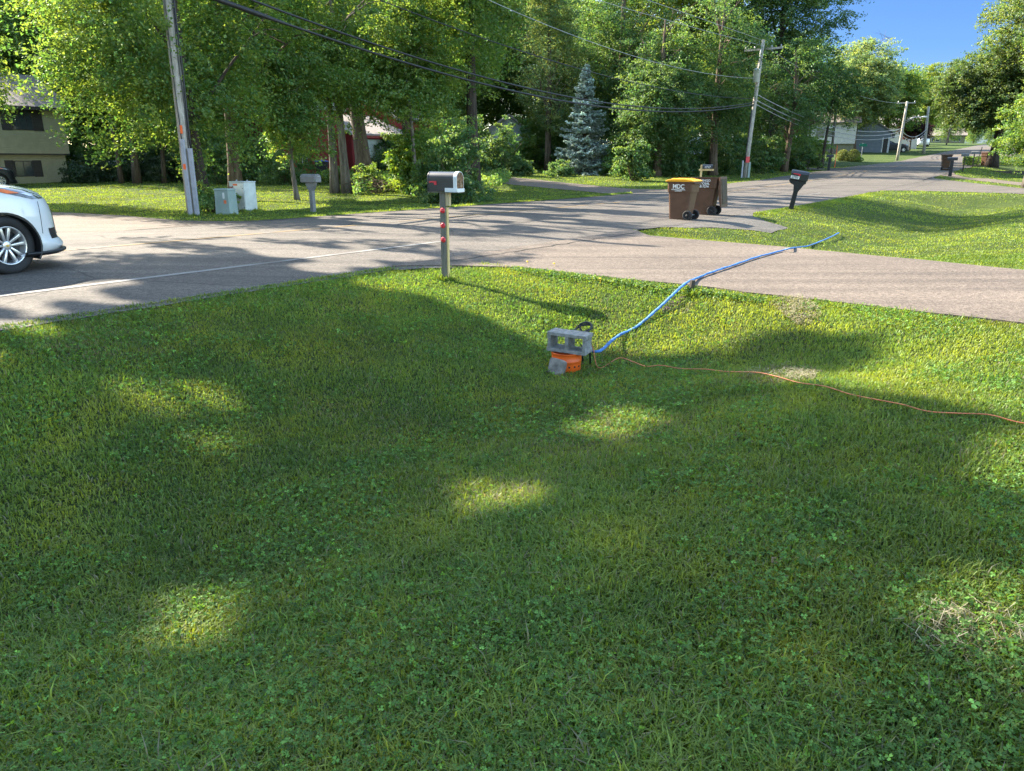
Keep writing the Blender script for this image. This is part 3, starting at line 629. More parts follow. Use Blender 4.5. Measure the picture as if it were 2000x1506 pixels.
spruce('blue grey spruce with tiered branches standing on the sunlit lawn', T(1140, 58.5), 7.8, 2.55, 31, (.34, .41, .38))
# bushes
shrub('bush', 'large dark rounded bush right behind the black mailbox', T(888, 29.5), (1.75, 1.4, 2.5), 170, 90, .34, .1, DARK, 40, z=.42)
shrub('bush', 'bright sunlit bush left of the black mailbox against the garage', T(794, 36.5), (.95, 1.0, 2.5), 110, 80, .34, .14, (.09, .15, .02), 41, z=.45)
shrub('bush', 'bright leafy bush behind the slender curved trunk', T(835, 37), (1.1, 1.1, 2.4), 90, 80, .34, .13, LITE, 42, z=.45)
shrub('bush', 'low dark bush at the foot of the thick leaning trunk', T(722, 38.5), (1.15, .9, 1.0), 70, 70, .26, .1, GREEN, 43, z=.4)
shrub('bush', 'small sprawling bush at the foot of the maple behind the utility pole', T(412, 24), (.75, .6, .75), 45, 70, .2, .09, LITE, 44, z=.4)
for i, (px, Y, rx, rz) in enumerate([(175, 49, 1.6, 1.5), (230, 50, 1.9, 1.3), (290, 50, 1.9, 1.5), (345, 49, 1.7, 1.4), (430, 46, 1.8, 2.1), (500, 47, 2.1, 2.3), (560, 45, 1.9, 2.2)]):
    shrub('hedge_shrub', ['low dark shrub beside the tan house corner', 'low spreading shrub along the yard fence', 'shrub at the middle of the yard fence', 'shrub behind the utility pole along the yard fence', 'tall dark shrub left of the straight bare trunk', 'tall dark shrub right of the straight bare trunk', 'tall dark shrub behind the small young tree'][i], T(px, Y), (rx, 1.1, rz), 90, 70, .34, .12, DARK if i > 3 else (.036, .062, .03), 300 + i, z=.4, group='shrubs at the back of the left yard')
for i, (px, Y, rx, rz) in enumerate([(648, 47, 1.2, .7), (988, 55, 1.9, 3.1), (1010, 55, 1.2, 1.0), (1090, 55, 1.0, .8), (1235, 50, 1.4, 2.2), (1330, 56, 1.6, 1.6), (1430, 58, 1.7, 2.6), (1490, 60, 1.9, 2.8), (1560, 64, 1.7, 2.2)]):
    shrub('bush', ['bush in front of the red house wall', 'bush in front of the white house', 'low bush by the white house wall', 'low bush left of the blue spruce foot', 'dark bush right of the blue spruce foot', 'dark bush beside the parked white camper', 'tall dark bush behind the leaning pole', 'tall dark bush right of the leaning pole', 'dark bush left of the wooden rail fence'][i], T(px, Y), (rx, 1.2, rz), 90, 70, .36, .14, DARK if i else GREEN, 320 + i, z=.42)
for i, px in enumerate((1645, 1665)):
    t = shrub('clipped_shrub', ['round clipped shrub in front of the cream house, left of two', 'round clipped shrub in front of the cream house, right of two'][i], T(px, 89 - i * 2), (.68 + .06 * i, .7, .72 + .06 * i), 130, 70, .12, .06, (.1, .12, .035), 360 + i, z=.75, group='round clipped shrubs', ball=True)
shrub('bush', 'small bright bush beside the right clipped shrub', T(1677, 86), (.5, .5, .4), 24, 60, .15, .1, LITE, 364)
# low growth under the trees, nobody could count it
def groundcover(name, poly_px, n, h, leaf, base, seed, hvar=.5):
    r = np.random.default_rng(seed); poly = pxpoly(poly_px); a = np.array(poly); lo, hi = a.min(0), a.max(0); X = []; 
    q = lo + (hi - lo) * r.random((n * 6, 2)); q = q[pip(q[:, 0], q[:, 1], poly)][:n]
    hh = h * (1 - hvar + hvar * (np.sin(q[:, 0] * 2.1) * np.sin(q[:, 1] * 1.7 + 1) + 1)); P = np.c_[q, H(q[:, 0], q[:, 1]) + hh * r.random(len(q)) ** .7]
    T_ = np.sin(q[:, 0] * 3) + r.normal(0, .6, len(q)); vs, f, c = leaf_cloud(P, T_, np.zeros_like(P) + [0, 0, 1e-3], leaf, base, seed + 1, .5)
    tag(mesh_np(name, vs, f, M['leaf'], None, c), kind='stuff')
groundcover('undergrowth', [(690, 384), (760, 376), (840, 390), (990, 362), (1000, 350), (900, 346), (700, 352)], 16000, .5, .13, GREEN, 71)
groundcover('undergrowth', [(130, 352), (600, 352), (600, 345), (130, 345)], 9000, .55, .14, DARK, 72)
groundcover('undergrowth', [(1190, 337), (1330, 340), (1330, 331), (1190, 330)], 9000, .5, .16, DARK, 73)
groundcover('undergrowth', [(1480, 335), (1570, 330), (1570, 324), (1480, 326)], 6000, .5, .18, GREEN, 74)
groundcover('undergrowth', [(1880, 325), (2000, 325), (2000, 317), (1880, 317)], 8000, .5, .16, (.06, .1, .02), 75)
# ---GRASS---
# ------------------------------------------------------------------ lawn
def fbm(x, y, sc, seed): return .5 * vnoise(x, y, sc, seed) + .3 * vnoise(x + 7, y + 3, sc * 2.3, seed + 1) + .2 * vnoise(x + 1, y + 9, sc * 5.1, seed + 2)
DRY = pxpoly([(1500, 590), (1560, 583), (1600, 605), (1605, 635), (1560, 640), (1530, 620)])
DRY2 = pxpoly([(1440, 740), (1500, 715), (1600, 722), (1590, 745), (1480, 755)])
DRY3 = pxpoly([(1760, 1240), (1830, 1180), (1960, 1190), (2000, 1260), (1900, 1290), (1800, 1280)])
DRY4 = pxpoly([(1290, 600), (1330, 590), (1370, 592), (1340, 612), (1300, 616)])
def polar(n, r0, r1, pw, a0=-48, a1=48, seed=0):
    r = np.random.default_rng(seed); u = r.random(n); e = 2 - pw
    rr = (r0 ** e + u * (r1 ** e - r0 ** e)) ** (1 / e); an = np.radians(r.uniform(a0, a1, n)); return rr * np.sin(an), rr * np.cos(an), rr
def blades(name, x, y, rr, seed, hmul=1., base=(.122, .172, .032), wmul=1., flat=.0):
    r = np.random.default_rng(seed); n = len(x); z = H(x, y)
    tone = fbm(x, y, .55, 21); tone2 = fbm(x, y, 1.9, 31); fine = r.normal(0, 1, n); clump = vnoise(x, y, 11., 5)
    h = (.022 + .02 * tone + .015 * clump) * hmul * r.uniform(.5, 1.4, n) * np.interp(rr, [0, 2.5, 4.5, 10, 30, 80], [1.2, 1.1, .88, .72, .95, 1.6]); h *= np.where(r.random(n) < .03, 1.8, 1)
    w = .0022 * wmul * (1 + .1 * rr) * r.uniform(.7, 1.4, n)
    az = r.uniform(0, 6.283, n) ; lean = r.uniform(.2, 1.35, n) + flat; dx, dy = np.cos(az), np.sin(az); sx, sy = -dy, dx
    b = np.array(base); col = b * np.exp(.2 * fine + .9 * (tone - .5) + .6 * (tone2 - .5))[:, None]
    col = col * (1 + (tone2 - .5)[:, None] * np.array([.7, .1, -.4]))
    yel = np.clip((fbm(x, y, .8, 41) - .5) * 3.2, 0, 1)
    dry = r.random(n) < (.06 + .34 * yel * yel) * np.interp(rr, [6, 14], [1, .25])
    for p in (DRY, DRY2, DRY3, DRY4): dry |= pip(x, y, p) & (r.random(n) < .5)
    col = np.where(dry[:, None], np.array([.17, .16, .1]) * r.uniform(.6, 1.2, (n, 1)), col)
    mx, my, mz = x + dx * h * lean * .35, y + dy * h * lean * .35, z + h * .62 / (1 + .25 * lean); tx, ty, tz = x + dx * h * lean, y + dy * h * lean, z + h * (1.05 - .42 * lean).clip(.2, 1.2)
    z0 = z - .006
    vs = np.stack([np.c_[x - sx * w, y - sy * w, z0], np.c_[x + sx * w, y + sy * w, z0], np.c_[mx + sx * w * .85, my + sy * w * .85, mz], np.c_[mx - sx * w * .85, my - sy * w * .85, mz], np.c_[tx, ty, tz]], 1).reshape(-1, 3)
    i = np.arange(n)[:, None] * 5; f = np.concatenate([i + [0, 1, 2], i + [0, 2, 3], i + [3, 2, 4]], 1).reshape(-1, 3)
    c = np.stack([col, col, col, col, col], 1).reshape(-1, 3)
    o = mesh_np(name, vs, f, M['grass'], None, c); tag(o, kind='stuff'); return o
# near lawn, thinning with distance
x, y, rr = polar(900000, 1.05, 17, 1.15, seed=11); s, n = xy2sn(x, y); k = is_lawn(x, y) & (n > -8.2) & (rr > 0); blades('grass', x[k], y[k], rr[k], 1)
x, y, rr = polar(520000, 13, 75, 1.75, -44, 44, seed=12); k = is_lawn(x, y); blades('grass', x[k], y[k], rr[k], 2, .95, wmul=1.1)
# ragged taller fringe along the pavement edges
def fringe(lines, n, spread, seed, hm):
    r = np.random.default_rng(seed); X, Y = [], []
    for (s0, n0), (s1, n1) in lines:
        k = int(n * math.dist((s0, n0), (s1, n1))); t = r.random(k); o = np.abs(r.normal(0, spread, k)); ln = math.dist((s0, n0), (s1, n1)); q = (-(n1 - n0) / ln, (s1 - s0) / ln)
        sx_, ny_ = s0 + (s1 - s0) * t + q[0] * o, n0 + (n1 - n0) * t + q[1] * o; a, b_ = sn2xy(sx_, ny_); X.append(a); Y.append(b_)
    X, Y = np.concatenate(X), np.concatenate(Y); blades('grass', X, Y, np.hypot(X, Y), seed, hm)
fringe([((-2, -7.95), (7.6, -7.95)), ((15.2, -7.95), (15.2, -7.9))], 900, .1, 3, 1.5)
fringe([((14.2, -5.6), (14.45, -7.2)), ((13.6, -2.5), (14.15, -5.6)), ((12.95, -.5), (13.6, -2.5)), ((12.5, 9), (12.95, -.5))], 420, .1, 6, 1.5)
r_ = np.random.default_rng(8); t = r_.random(16000); s_ = 8.85 - .02 * t - np.abs(r_.normal(0, .12, 16000)); n_ = -7.2 + 15 * t ** 1.3; X, Y = sn2xy(s_ - .03 * (n_ + 6), n_); blades('grass', X, Y, np.hypot(X, Y), 7, 1.45)
t = r_.random(26000); s_ = 9.5 + 30 * t; n_ = -17.05 - np.abs(r_.normal(0, .4, 26000)); X, Y = sn2xy(s_, n_); k = is_lawn(X, Y, .05); blades('grass', X[k], Y[k], np.hypot(X, Y)[k], 8, 2.0)
t = r_.random(16000); s_ = 22.5 + 15.5 * t; n_ = -7.85 + np.abs(r_.normal(0, .25, 16000)); X, Y = sn2xy(s_, n_); blades('grass', X, Y, np.hypot(X, Y), 9, 1.5)

# longer tufts the mower leaves around posts and boxes
r_ = np.random.default_rng(41); TX, TY = [], []
for px, py, k, rad in ((868, 546, 420, .11), (1550, 410, 300, .16), (612, 412, 260, .16), (374, 422, 420, .28), (440, 422, 420, .4), (490, 413, 380, .4), (1352, 576, 160, .1)):
    q = hit(px, py); a = r_.uniform(0, 6.283, k); d = rad * (.35 + .75 * r_.random(k)); TX.append(q.x + np.cos(a) * d); TY.append(q.y + np.sin(a) * d)
TX, TY = np.concatenate(TX), np.concatenate(TY); blades('grass', TX, TY, np.hypot(TX, TY), 42, 2.6)
# clover and round-leaved weeds
def clover(name, n, r0, r1, pw, seed, size=.0085, thr=.53, base=(.07, .148, .03)):
    r = np.random.default_rng(seed); x, y, rr = polar(n, r0, r1, pw, seed=seed); s, nn = xy2sn(x, y)
    d = fbm(x, y, .75, 51) * .8 + .2 * vnoise(x, y, 4., 9) + .17 * sm(4.0, 2.0, rr); k = is_lawn(x, y) & (nn > -7.8) & (d + r.normal(0, .045, n) > thr); x, y, rr = x[k], y[k], rr[k]; n = len(x)
    z = H(x, y) + r.uniform(.008, .056, n); sz = size * r.uniform(.65, 1.35, n) * (1 + .06 * rr); a0 = r.uniform(0, 6.283, n)
    tilt = r.normal(size=(n, 3)) * .52 + [0, 0, 1]; Nn = unit(tilt); tone = r.normal(0, 1, n); V, Fc, Cc = [], [], []; base_i = 0
    X1 = unit(np.cross(Nn, np.array([.3, .9, .1]))); Y1 = np.cross(Nn, X1); c0 = np.c_[x, y, z]
    for q in range(3):
        a = a0 + q * 2.0944; d = X1 * np.cos(a)[:, None] + Y1 * np.sin(a)[:, None]; e = np.cross(Nn, d); S = sz[:, None]
        up = Nn * S * .18
        P = [c0, c0 + d * S * .75 + e * S * .62 + up, c0 + d * S * 1.3 + e * S * .4 + up * .6, c0 + d * S * 1.18, c0 + d * S * 1.3 - e * S * .4 + up * .6, c0 + d * S * .75 - e * S * .62 + up]
        V.append(np.stack(P, 1).reshape(-1, 3)); i = np.arange(n)[:, None] * 6 + base_i
        Fc.append(np.concatenate([i + [0, 1, 2, 3], i + [0, 3, 4, 5]], 1).reshape(-1, 4)); base_i += 6 * n
        col = np.array(base) * np.exp(.36 * tone + r.normal(0, .16, n))[:, None]; Cc.append(np.repeat(col, 6, 0))
    o = mesh_np(name, np.vstack(V), np.vstack(Fc), M['grass'], None, np.vstack(Cc)); tag(o, kind='stuff')
clover('clover', 130000, 1.05, 11, 1.1, 61, .0063)
clover('clover', 7000, 1.05, 9, 1.0, 62, .0105, .56, (.07, .14, .03))
# weeds along the near driveway edge
r_ = np.random.default_rng(77); t = r_.random(3000); nn_ = -6.5 + 3.8 * t; ss_ = 8.68 - np.abs(r_.normal(0, .09, 3000)) - .06 * (nn_ + 6); X, Y = sn2xy(ss_, nn_)
P = np.c_[X, Y, H(X, Y) + r_.uniform(.01, .07, 3000)]; vs, f, c = leaf_cloud(P, r_.normal(0, 1, 3000), np.zeros_like(P) + [0, 0, 1e-3], 0.032, (.09, .15, .045), 78, .7); tag(mesh_np('weeds', vs, f, M['grass'], None, c), kind='stuff')
# dry clippings
def straw(name, poly, n, seed, base=(.34, .29, .18)):
    r = np.random.default_rng(seed); a = np.array(poly); lo, hi = a.min(0), a.max(0); q = lo + (hi - lo) * r.random((n * 4, 2)); q = q[pip(q[:, 0], q[:, 1], poly)]
    q = q[(fbm(q[:, 0], q[:, 1], 3., seed) + r.normal(0, .1, len(q)) > .5)][:n]; m_ = len(q); P = np.c_[q, H(q[:, 0], q[:, 1]) + r.uniform(.02, .055, m_)]; az = r.uniform(0, 6.283, m_); U = np.c_[np.cos(az), np.sin(az), r.normal(0, .25, m_)]; W_ = np.c_[-np.sin(az), np.cos(az), np.zeros(m_)] * .0008 * (1 + .18 * np.hypot(q[:, 0], q[:, 1]))[:, None]; Lh = r.uniform(.012, .04, (m_, 1))
    vs = np.stack([P - U * Lh - W_, P - U * Lh + W_, P + U * Lh + W_, P + U * Lh - W_], 1).reshape(-1, 3); col = np.repeat(np.array(base) * r.uniform(.5, 1.2, (m_, 1)), 4, 0)
    tag(mesh_np(name, vs, np.arange(m_ * 4).reshape(-1, 4), M['straw'], None, col), kind='stuff')
for i, (p, k) in enumerate(((DRY, 800), (DRY2, 500), (DRY3, 90))): straw('dry_clippings', p, k, 500 + i)
# ---OBJECTS---
# cinder block on the orange bucket in the ditch
bk = hit(1106, 722)
BX = (bk.x, bk.y)
bz = bk.z - .02
t = thing('bucket', 'orange bucket with drilled holes sunk in the ditch under the concrete block', 'bucket', (BX[0], BX[1], bz), .3)
bm = nb(); lathe(bm, [(.0, -.1), (.142, -.1), (.149, .1), (.1495, .118), (.1525, .12), (.1535, .123), (.1538, .135), (.153, .138), (.151, .14), (.1535, .19), (.154, .2), (.1575, .202), (.1575, .213), (.157, .215), (.150, .215), (.145, .1), (.13, -.06), (0, -.06)], 48)
bm2 = bm; obj('bucket_body', bm2, M['bucket'], t, True)
for a in (-2.55, -2.15, -1.75, -1.35, -.95, -.5, .4, 1.2, 2.2):
    b2 = nb(); R_ = .1475; lathe(b2, [(0, 0), (.0105, 0), (.0105, .0025), (0, .0026)], 12); o = obj('drilled_hole', b2, M['black'], t); o.matrix_local = Matrix.Translation((R_ * math.cos(a), R_ * math.sin(a), .082)) @ Matrix.Rotation(a, 4, 'Z') @ Matrix.Rotation(PI / 2, 4, 'Y')
b2 = nb(); tube(b2, [(.152 * math.cos(a), .152 * math.sin(a), .075 + .004 * math.sin(a * 9)) for a in np.linspace(-2.75, -2.2, 8)], .0026, 6); obj('wire_handle', b2, M['steel'], t, True)
L2, h2, d2 = .197, .097, .097
# one closed outline with two cells: faces by grid, walls as a single welded mesh
def block(bm):
    xs = [-L2, -L2 + .036, -.016, .016, L2 - .036, L2]; zs = [-h2, -h2 + .032, h2 - .032, h2]
    def yy(i, j): return d2
    V = {}
    def v(i, j, sgn):
        if (i, j, sgn) not in V:
            x_ = xs[i]; z_ = zs[j]
            V[(i, j, sgn)] = bm.verts.new((x_, sgn * d2, z_))
        return V[(i, j, sgn)]
    holes = {(1, 1), (3, 1)}
    for i in range(5):
        for j in range(3):
            if (i, j) in holes: continue
            bm.faces.new((v(i, j, -1), v(i + 1, j, -1), v(i + 1, j + 1, -1), v(i, j + 1, -1))); bm.faces.new((v(i, j, 1), v(i, j + 1, 1), v(i + 1, j + 1, 1), v(i + 1, j, 1)))
    def wall(a, b): bm.faces.new((v(*a, -1), v(*b, -1), v(*b, 1), v(*a, 1)))
    for i in range(5): wall((i, 0), (i + 1, 0)); wall((i, 3), (i + 1, 3))
    for j in range(3): wall((0, j), (0, j + 1)); wall((5, j), (5, j + 1))
    for hx, hz in holes:
        wall((hx, hz), (hx + 1, hz)); wall((hx, hz + 1), (hx + 1, hz + 1)); wall((hx, hz), (hx, hz + 1)); wall((hx + 1, hz), (hx + 1, hz + 1))
    # mortar grooves in both ends
    bmesh.ops.recalc_face_normals(bm, faces=bm.faces[:])
    return bm
bm = block(nb())
bmesh.ops.subdivide_edges(bm, edges=bm.edges[:], cuts=3, use_grid_fill=True)
rr_ = random.Random(3)
for v in bm.verts:
    if abs(abs(v.co.x) - L2) < 1e-4 and abs(v.co.z) < .052: v.co.x -= math.copysign(.015, v.co.x)
    e = (abs(abs(v.co.x) - L2) < .02) + (abs(abs(v.co.z) - h2) < 1e-3) + (abs(abs(v.co.y) - d2) < 1e-3)
    j = .0022 if e >= 2 else .001; v.co += Vector((rr_.uniform(-j, j), rr_.uniform(-j, j), rr_.uniform(-j, j)))
cb = obj('concrete_block', bm, M['concrete'], bevel=.004, loc=(BX[0] + .03, BX[1] + .005, bz + .215 + h2 * 1.02 + .001), rot=(0, math.radians(1.5), math.radians(-26)))
cb.scale = (1.07, 1.05, 1.02)
tag(cb, 'grey hollow concrete block lying across the orange bucket', 'concrete block')
bm = nb(); prism(bm, [(-.085, 0), (.085, 0), (.088, .15), (.05, .165), (-.07, .165), (-.088, .15)], -.03, .03)
pv_ = hit(1083, 722); pv = obj('paving_stone', bm, M['paver'], bevel=.006, loc=(BX[0] - .118, BX[1] - .15, hf(BX[0] - .118, BX[1] - .15) - .01), rot=(math.radians(-16), math.radians(6), math.radians(-28)))
tag(pv, 'small brown paving stone leaning against the orange bucket', 'paving stone')
# black loop of cable behind the block
bm = nb(); q = hit(1135, 662); q = Vector((BX[0] + .16, BX[1] + .2, hf(BX[0] + .16, BX[1] + .2))); pts = []
for i in range(26):
    a = i / 25; pts.append(q + Vector((.09 * math.cos(a * 8.5) * (1.1 - .2 * a) + .02, .05 * math.sin(a * 8.5), .36 + .055 * math.sin(a * 8.5 + .6) + .03 * a)))
pts = [q + Vector((.03, .02, -.02)), q + Vector((.02, .02, .18)), q + Vector((-.06, .01, .3))] + pts + [q + Vector((.09, -.03, .25)), q + Vector((.1, -.05, .02))]
tag(obj('cable_coil', tube(bm, pts, .0105, 7), M['cable'], smooth=True), 'black pump cable looped up behind the concrete block', 'cable')
# blue hose
def along(pxs, dz):
    out = []
    for p in pxs: q = hit(p[0], p[1]); out.append(q + Vector((0, 0, dz)))
    return out
def spline(pts, n=8):
    P = [pts[0]] + list(pts) + [pts[-1]]; out = []
    for i in range(1, len(P) - 2):
        for k in range(n):
            t = k / n; a, b, c, d = P[i - 1], P[i], P[i + 1], P[i + 2]
            out.append(.5 * ((2 * b) + (c - a) * t + (2 * a - 5 * b + 4 * c - d) * t * t + (3 * b - a - 3 * c + d) * t ** 3))
    return out + [pts[-1]]
e1 = Vector((*sn2xy(8.66, -3.62), 0)); e1 = hit(1352, 553)
hp = [Vector((BX[0] + .27, BX[1] + .06, bz + .2)), Vector((BX[0] + .36, BX[1] + .1, bz + .2))]
hp += [hit(px, py) + Vector((0, 0, dz)) for px, py, dz in ((1205, 669, .07), (1245, 640, .02), (1285, 614, .07), (1318, 590, .12), (1340, 568, .1))]
def on_drive(px, py):
    q = hit(px, py); return Vector((q.x, q.y, q.z + .058))
hp += [on_drive(px, py) for px, py in ((1362, 551), (1392, 539), (1430, 526), (1475, 510), (1526, 496))] + [hit(px, py) + Vector((0, 0, .07)) for px, py in ((1548, 492), (1578, 486), (1612, 473), (1638, 460))]
sp = spline(hp, 10); rw = random.Random(4)
bm = nb(); tube(bm, [p + Vector((0, 0, rw.uniform(-.003, .003))) for p in sp], [.0185 + .0015 * math.sin(i * .9) + rw.uniform(-.0012, .0012) for i in range(len(sp))], 14, True, .72)
tag(obj('hose', bm, M['hose'], smooth=True), 'flat blue discharge hose running from the bucket across the driveway', 'hose')
q = hit(1351, 574); bm = nb(); frustum(bm, (0, 0, -.15), (.03, .02), (0, 0, .16), (.026, .018)); tag(obj('wooden_stake', bm, M['wood_dark'], loc=(q.x, q.y + .05, q.z), rot=(.05, .06, .5)), 'short dark wooden stake holding the blue hose at the driveway edge', 'stake')
# soil washed bare beside the hose
bm = nb(); q = hit(1305, 602)
for i, (a, b_) in enumerate(((0, 0), (.12, .1), (.25, .2), (.36, .3))): bmesh.ops.create_icosphere(bm, subdivisions=2, radius=.085, matrix=Matrix.Translation((a - .05, b_, 0)) @ Matrix.Diagonal((1.2, .8, .18, 1)))
for v in bm.verts: v.co += Vector((rr_.uniform(-.012, .012), rr_.uniform(-.012, .012), rr_.uniform(-.012, .012)))
for v in bm.verts: v.co.z += hf(q.x + v.co.x, q.y + v.co.y) - q.z
tag(obj('bare_soil', bm, M['soil'], loc=(q.x, q.y, q.z - .002)), kind='structure')
# orange extension cord
cp = [Vector((BX[0] + .2, BX[1] + .13, bz + .36)), Vector((BX[0] + .27, BX[1] + .03, bz + .24)), Vector((BX[0] + .33, BX[1] - .03, hf(BX[0] + .33, BX[1] - .03) + .03))]
cp += [hit(px, py) + Vector((0, 0, dz)) for px, py, dz in ((1208, 710, .06), (1235, 718, .065), (1262, 723, .04), (1290, 726, .065), (1330, 730, .05), (1375, 733, .06), (1420, 733, .035), (1475, 738, .05), (1515, 744, .04), (1560, 752, .02), (1610, 763, .035), (1660, 775, .02), (1710, 788, .03), (1760, 799, .035), (1810, 808, .018), (1870, 817, .035), (1930, 823, .045), (1990, 834, .03), (2080, 850, .04), (2200, 875, .04))]
bm = nb(); tube(bm, spline(cp, 7), .0042, 7); tag(obj('extension_cord', bm, M['cord'], smooth=True), 'thin orange extension cord lying across the lawn from the bucket', 'cord')
for i, ((px, py), lab) in enumerate((((1507, 1110), 'curled brown dead leaf lying on the shaded lawn at the right'), ((970, 801), 'tiny tan dead leaf on the shaded lawn below the bucket'))):
    q = hit(px, py); bm = nb(); vs_ = [bm.verts.new(p) for p in ((-.03, 0, .004), (-.008, -.016, .014), (.02, -.012, .01), (.032, .002, .018), (.015, .016, .012), (-.012, .014, .016), (0, 0, .002))]
    for k in range(6): bm.faces.new((vs_[k], vs_[(k + 1) % 6], vs_[6]))
    tag(obj('dead_leaf', bm, M['dead_leaf'], loc=(q.x, q.y, q.z + .03), rot=(.5, .3, 1 + i)), lab, 'leaf')
for i, (px, py) in enumerate(((1030, 521), (1082, 525), (1172, 556))):
    q = hit(px, py); bm = nb(); tube(bm, [(0, 0, 0), (.004, 0, .07)], .0022, 5); lathe(bm, [(0, .07), (.016, .073), (.02, .08), (.012, .087), (0, .089)], 10)
    tag(obj('dandelion', bm, M['dandelion'], loc=q, smooth=True), ['yellow dandelion near the mailbox post at the driveway corner', 'yellow dandelion between two others on the driveway verge', 'yellow dandelion nearest the blue hose on the driveway verge'][i], 'flower', 'dandelions along the driveway')

# ---- main mailbox
def vault(bm, w, h, y0, y1, seg=14):  # mailbox body: flat floor, straight sides, round top, along y
    hs = h - w / 2; pr = [(-w / 2, 0), (w / 2, 0)] + [(w / 2 * math.cos(a), hs + w / 2 * math.sin(a)) for a in np.linspace(0, PI, seg)]
    return prism(bm, pr, y0, y1)
q = hit(872, 546); mz = q.z
t = thing('mailbox', 'black mailbox with white front trim on a grey wooden post with red reflectors', 'mailbox', q, math.radians(-28))
# local frame: -y is the side facing the camera's left, the front door faces +x
bm = nb(); box(bm, (-.05, -.045, -.2), (.036, .0, 1.16)); obj('post', bm, M['wood_grey'], t, bevel=.004)
bm = nb(); box(bm, (.0375, -.03, -.2), (.058, .008, .97)); o = obj('post_board', bm, M['wood_yellow'], t, bevel=.003); tag(o, 'pale yellow board nailed along the post')
bm = nb(); box(bm, (.0385, -.04, .99), (.098, .012, 1.16)); obj('support_block', bm, M['wood_new'], t, bevel=.004)
bm = nb(); box(bm, (-.22, -.07, 1.162), (.26, .07, 1.178)); obj('mounting_board', bm, M['wood_grey'], t)
bm = nb(); W_, Hh = .172, .25
hs = Hh - W_ / 2; pr = [(-W_ / 2, 0), (W_ / 2, 0)] + [(W_ / 2 * math.cos(a), hs + W_ / 2 * math.sin(a)) for a in np.linspace(0, PI, 18)]
prism(bm, pr, -.23, .215, 'x'); body = obj('body', bm, M['mbox_black'], t, True, bevel=.003, loc=(.03, 0, 1.18)); 
sm_ = body.modifiers.new('wn', 'WEIGHTED_NORMAL')
bm = nb(); e_ = .004; pr2 = [(-W_ / 2 - e_, -.004), (W_ / 2 + e_, -.004)] + [((W_ / 2 + e_) * math.cos(a), hs + (W_ / 2 + e_) * math.sin(a)) for a in np.linspace(0, PI, 18)]
prism(bm, pr2, .17, .222, 'x'); o = obj('front_trim', bm, M['white_paint'], t, True, bevel=.002, loc=(.03, 0, 1.18)); o.modifiers.new('wn', 'WEIGHTED_NORMAL')
bm = nb(); prism(bm, pr2, -.238, -.225, 'x'); o = obj('rear_rim', bm, M['mbox_black'], t, True, bevel=.002, loc=(.03, 0, 1.18))
bm = nb(); box(bm, (.04, -W_ / 2 - .009, -.009), (.226, -W_ / 2 - .003, .045)); box(bm, (.223, -W_ / 2 - .003, -.009), (.232, W_ / 2 + .006, .038)); obj('lower_trim', bm, M['white_paint'], t, loc=(.03, 0, 1.18), bevel=.002)
m, nt, o_ = nm('mailbox_door_picture'); b = N_(nt, 'ShaderNodeBsdfPrincipled', Roughness=.35); tc = N_(nt, 'ShaderNodeTexCoord'); w1 = N_(nt, 'ShaderNodeTexNoise', Scale=22., Detail=7.); nt.links.new(tc.outputs['Object'], w1.inputs['Vector'])
nt.links.new(ramp(nt, w1.outputs[0], [(.35, (.02, .012, .008)), (.5, (.11, .04, .018)), (.62, (.2, .12, .07)), (.7, (.3, .26, .2))]).outputs[0], b.inputs['Base Color']); nt.links.new(b.outputs[0], o_.inputs[0])
bm = nb(); k_ = .93; prism(bm, [(a * k_, .012 + c_ * k_) for a, c_ in pr], .218, .2245, 'x'); obj('door', bm, m, t, bevel=.002, loc=(.03, 0, 1.18))
bm = nb(); prism(bm, [(-.21, .118), (-.19, .13), (-.09, .13), (-.09, .082), (-.128, .082), (-.128, .112), (-.185, .112), (-.195, .104)], -W_ / 2 - .008, -W_ / 2 - .003, 'y'); obj('flag', bm, M['red'], t, loc=(.03, 0, 1.18))
for z in (.93, .735, .545):
    bm = nb(); lathe(bm, [(0, .012), (.03, .011), (.038, .007), (.041, 0), (.041, -.001)], 28); o = obj('reflector', bm, M['refl_red'], t, True); o.location = (-.004, -.0462, z); o.scale = (.92, .92, 1); o.rotation_euler = (PI / 2, 0, 0)
    bm = nb(); lathe(bm, [(0, .0135), (.006, .0132), (.006, .0)], 10); h_ = obj('screw', bm, M['red'], o)

# ---- 3703 mailbox on its leaning plastic post
q = hit(1550, 411)
t = thing('mailbox', 'black plastic mailbox numbered 3703 on a leaning black post', 'mailbox', q, 0)
t.rotation_euler = (math.radians(3), math.radians(9), math.radians(-22))
t.location.x -= .1
K = (q.y * cP) / F   # metres per photo pixel there
bm = nb(); frustum(bm, (0, 0, -.2), (.075, .06), (0, 0, .88), (.07, .055)); obj('post', bm, M['black'], t, bevel=.012)
bm = nb(); prism(bm, [(-.07, .6), (.07, .6), (.2, .86), (.24, .88), (.24, .96), (-.28, .96), (-.28, .9), (-.22, .84), (-.11, .8)], -.085, .085); obj('cradle', bm, M['black'], t, bevel=.012)
bm = nb(); pr = [(-.13, 0), (.13, 0), (.135, .2), (.1, .27), (.05, .295), (-.05, .295), (-.1, .27), (-.135, .2)]; prism(bm, pr, -.27, .25, 'x'); obj('body', bm, M['mbox_black'], t, bevel=.012, loc=(0, 0, .962))
bm = nb(); prism(bm, [(a * .93, c_ * .95 + .006) for a, c_ in pr], .252, .268, 'x'); obj('door', bm, M['black'], t, bevel=.006, loc=(0, 0, .962))
bm = nb(); box(bm, (-.255, -.1385, .035), (.005, -.1355, .125)); pl = obj('number_plate', bm, M['decal'], t, loc=(0, 0, .962))
text('digits', '3703', .098, M['black'], pl, (-.125, -.1393, .08), (PI / 2, 0, 0))
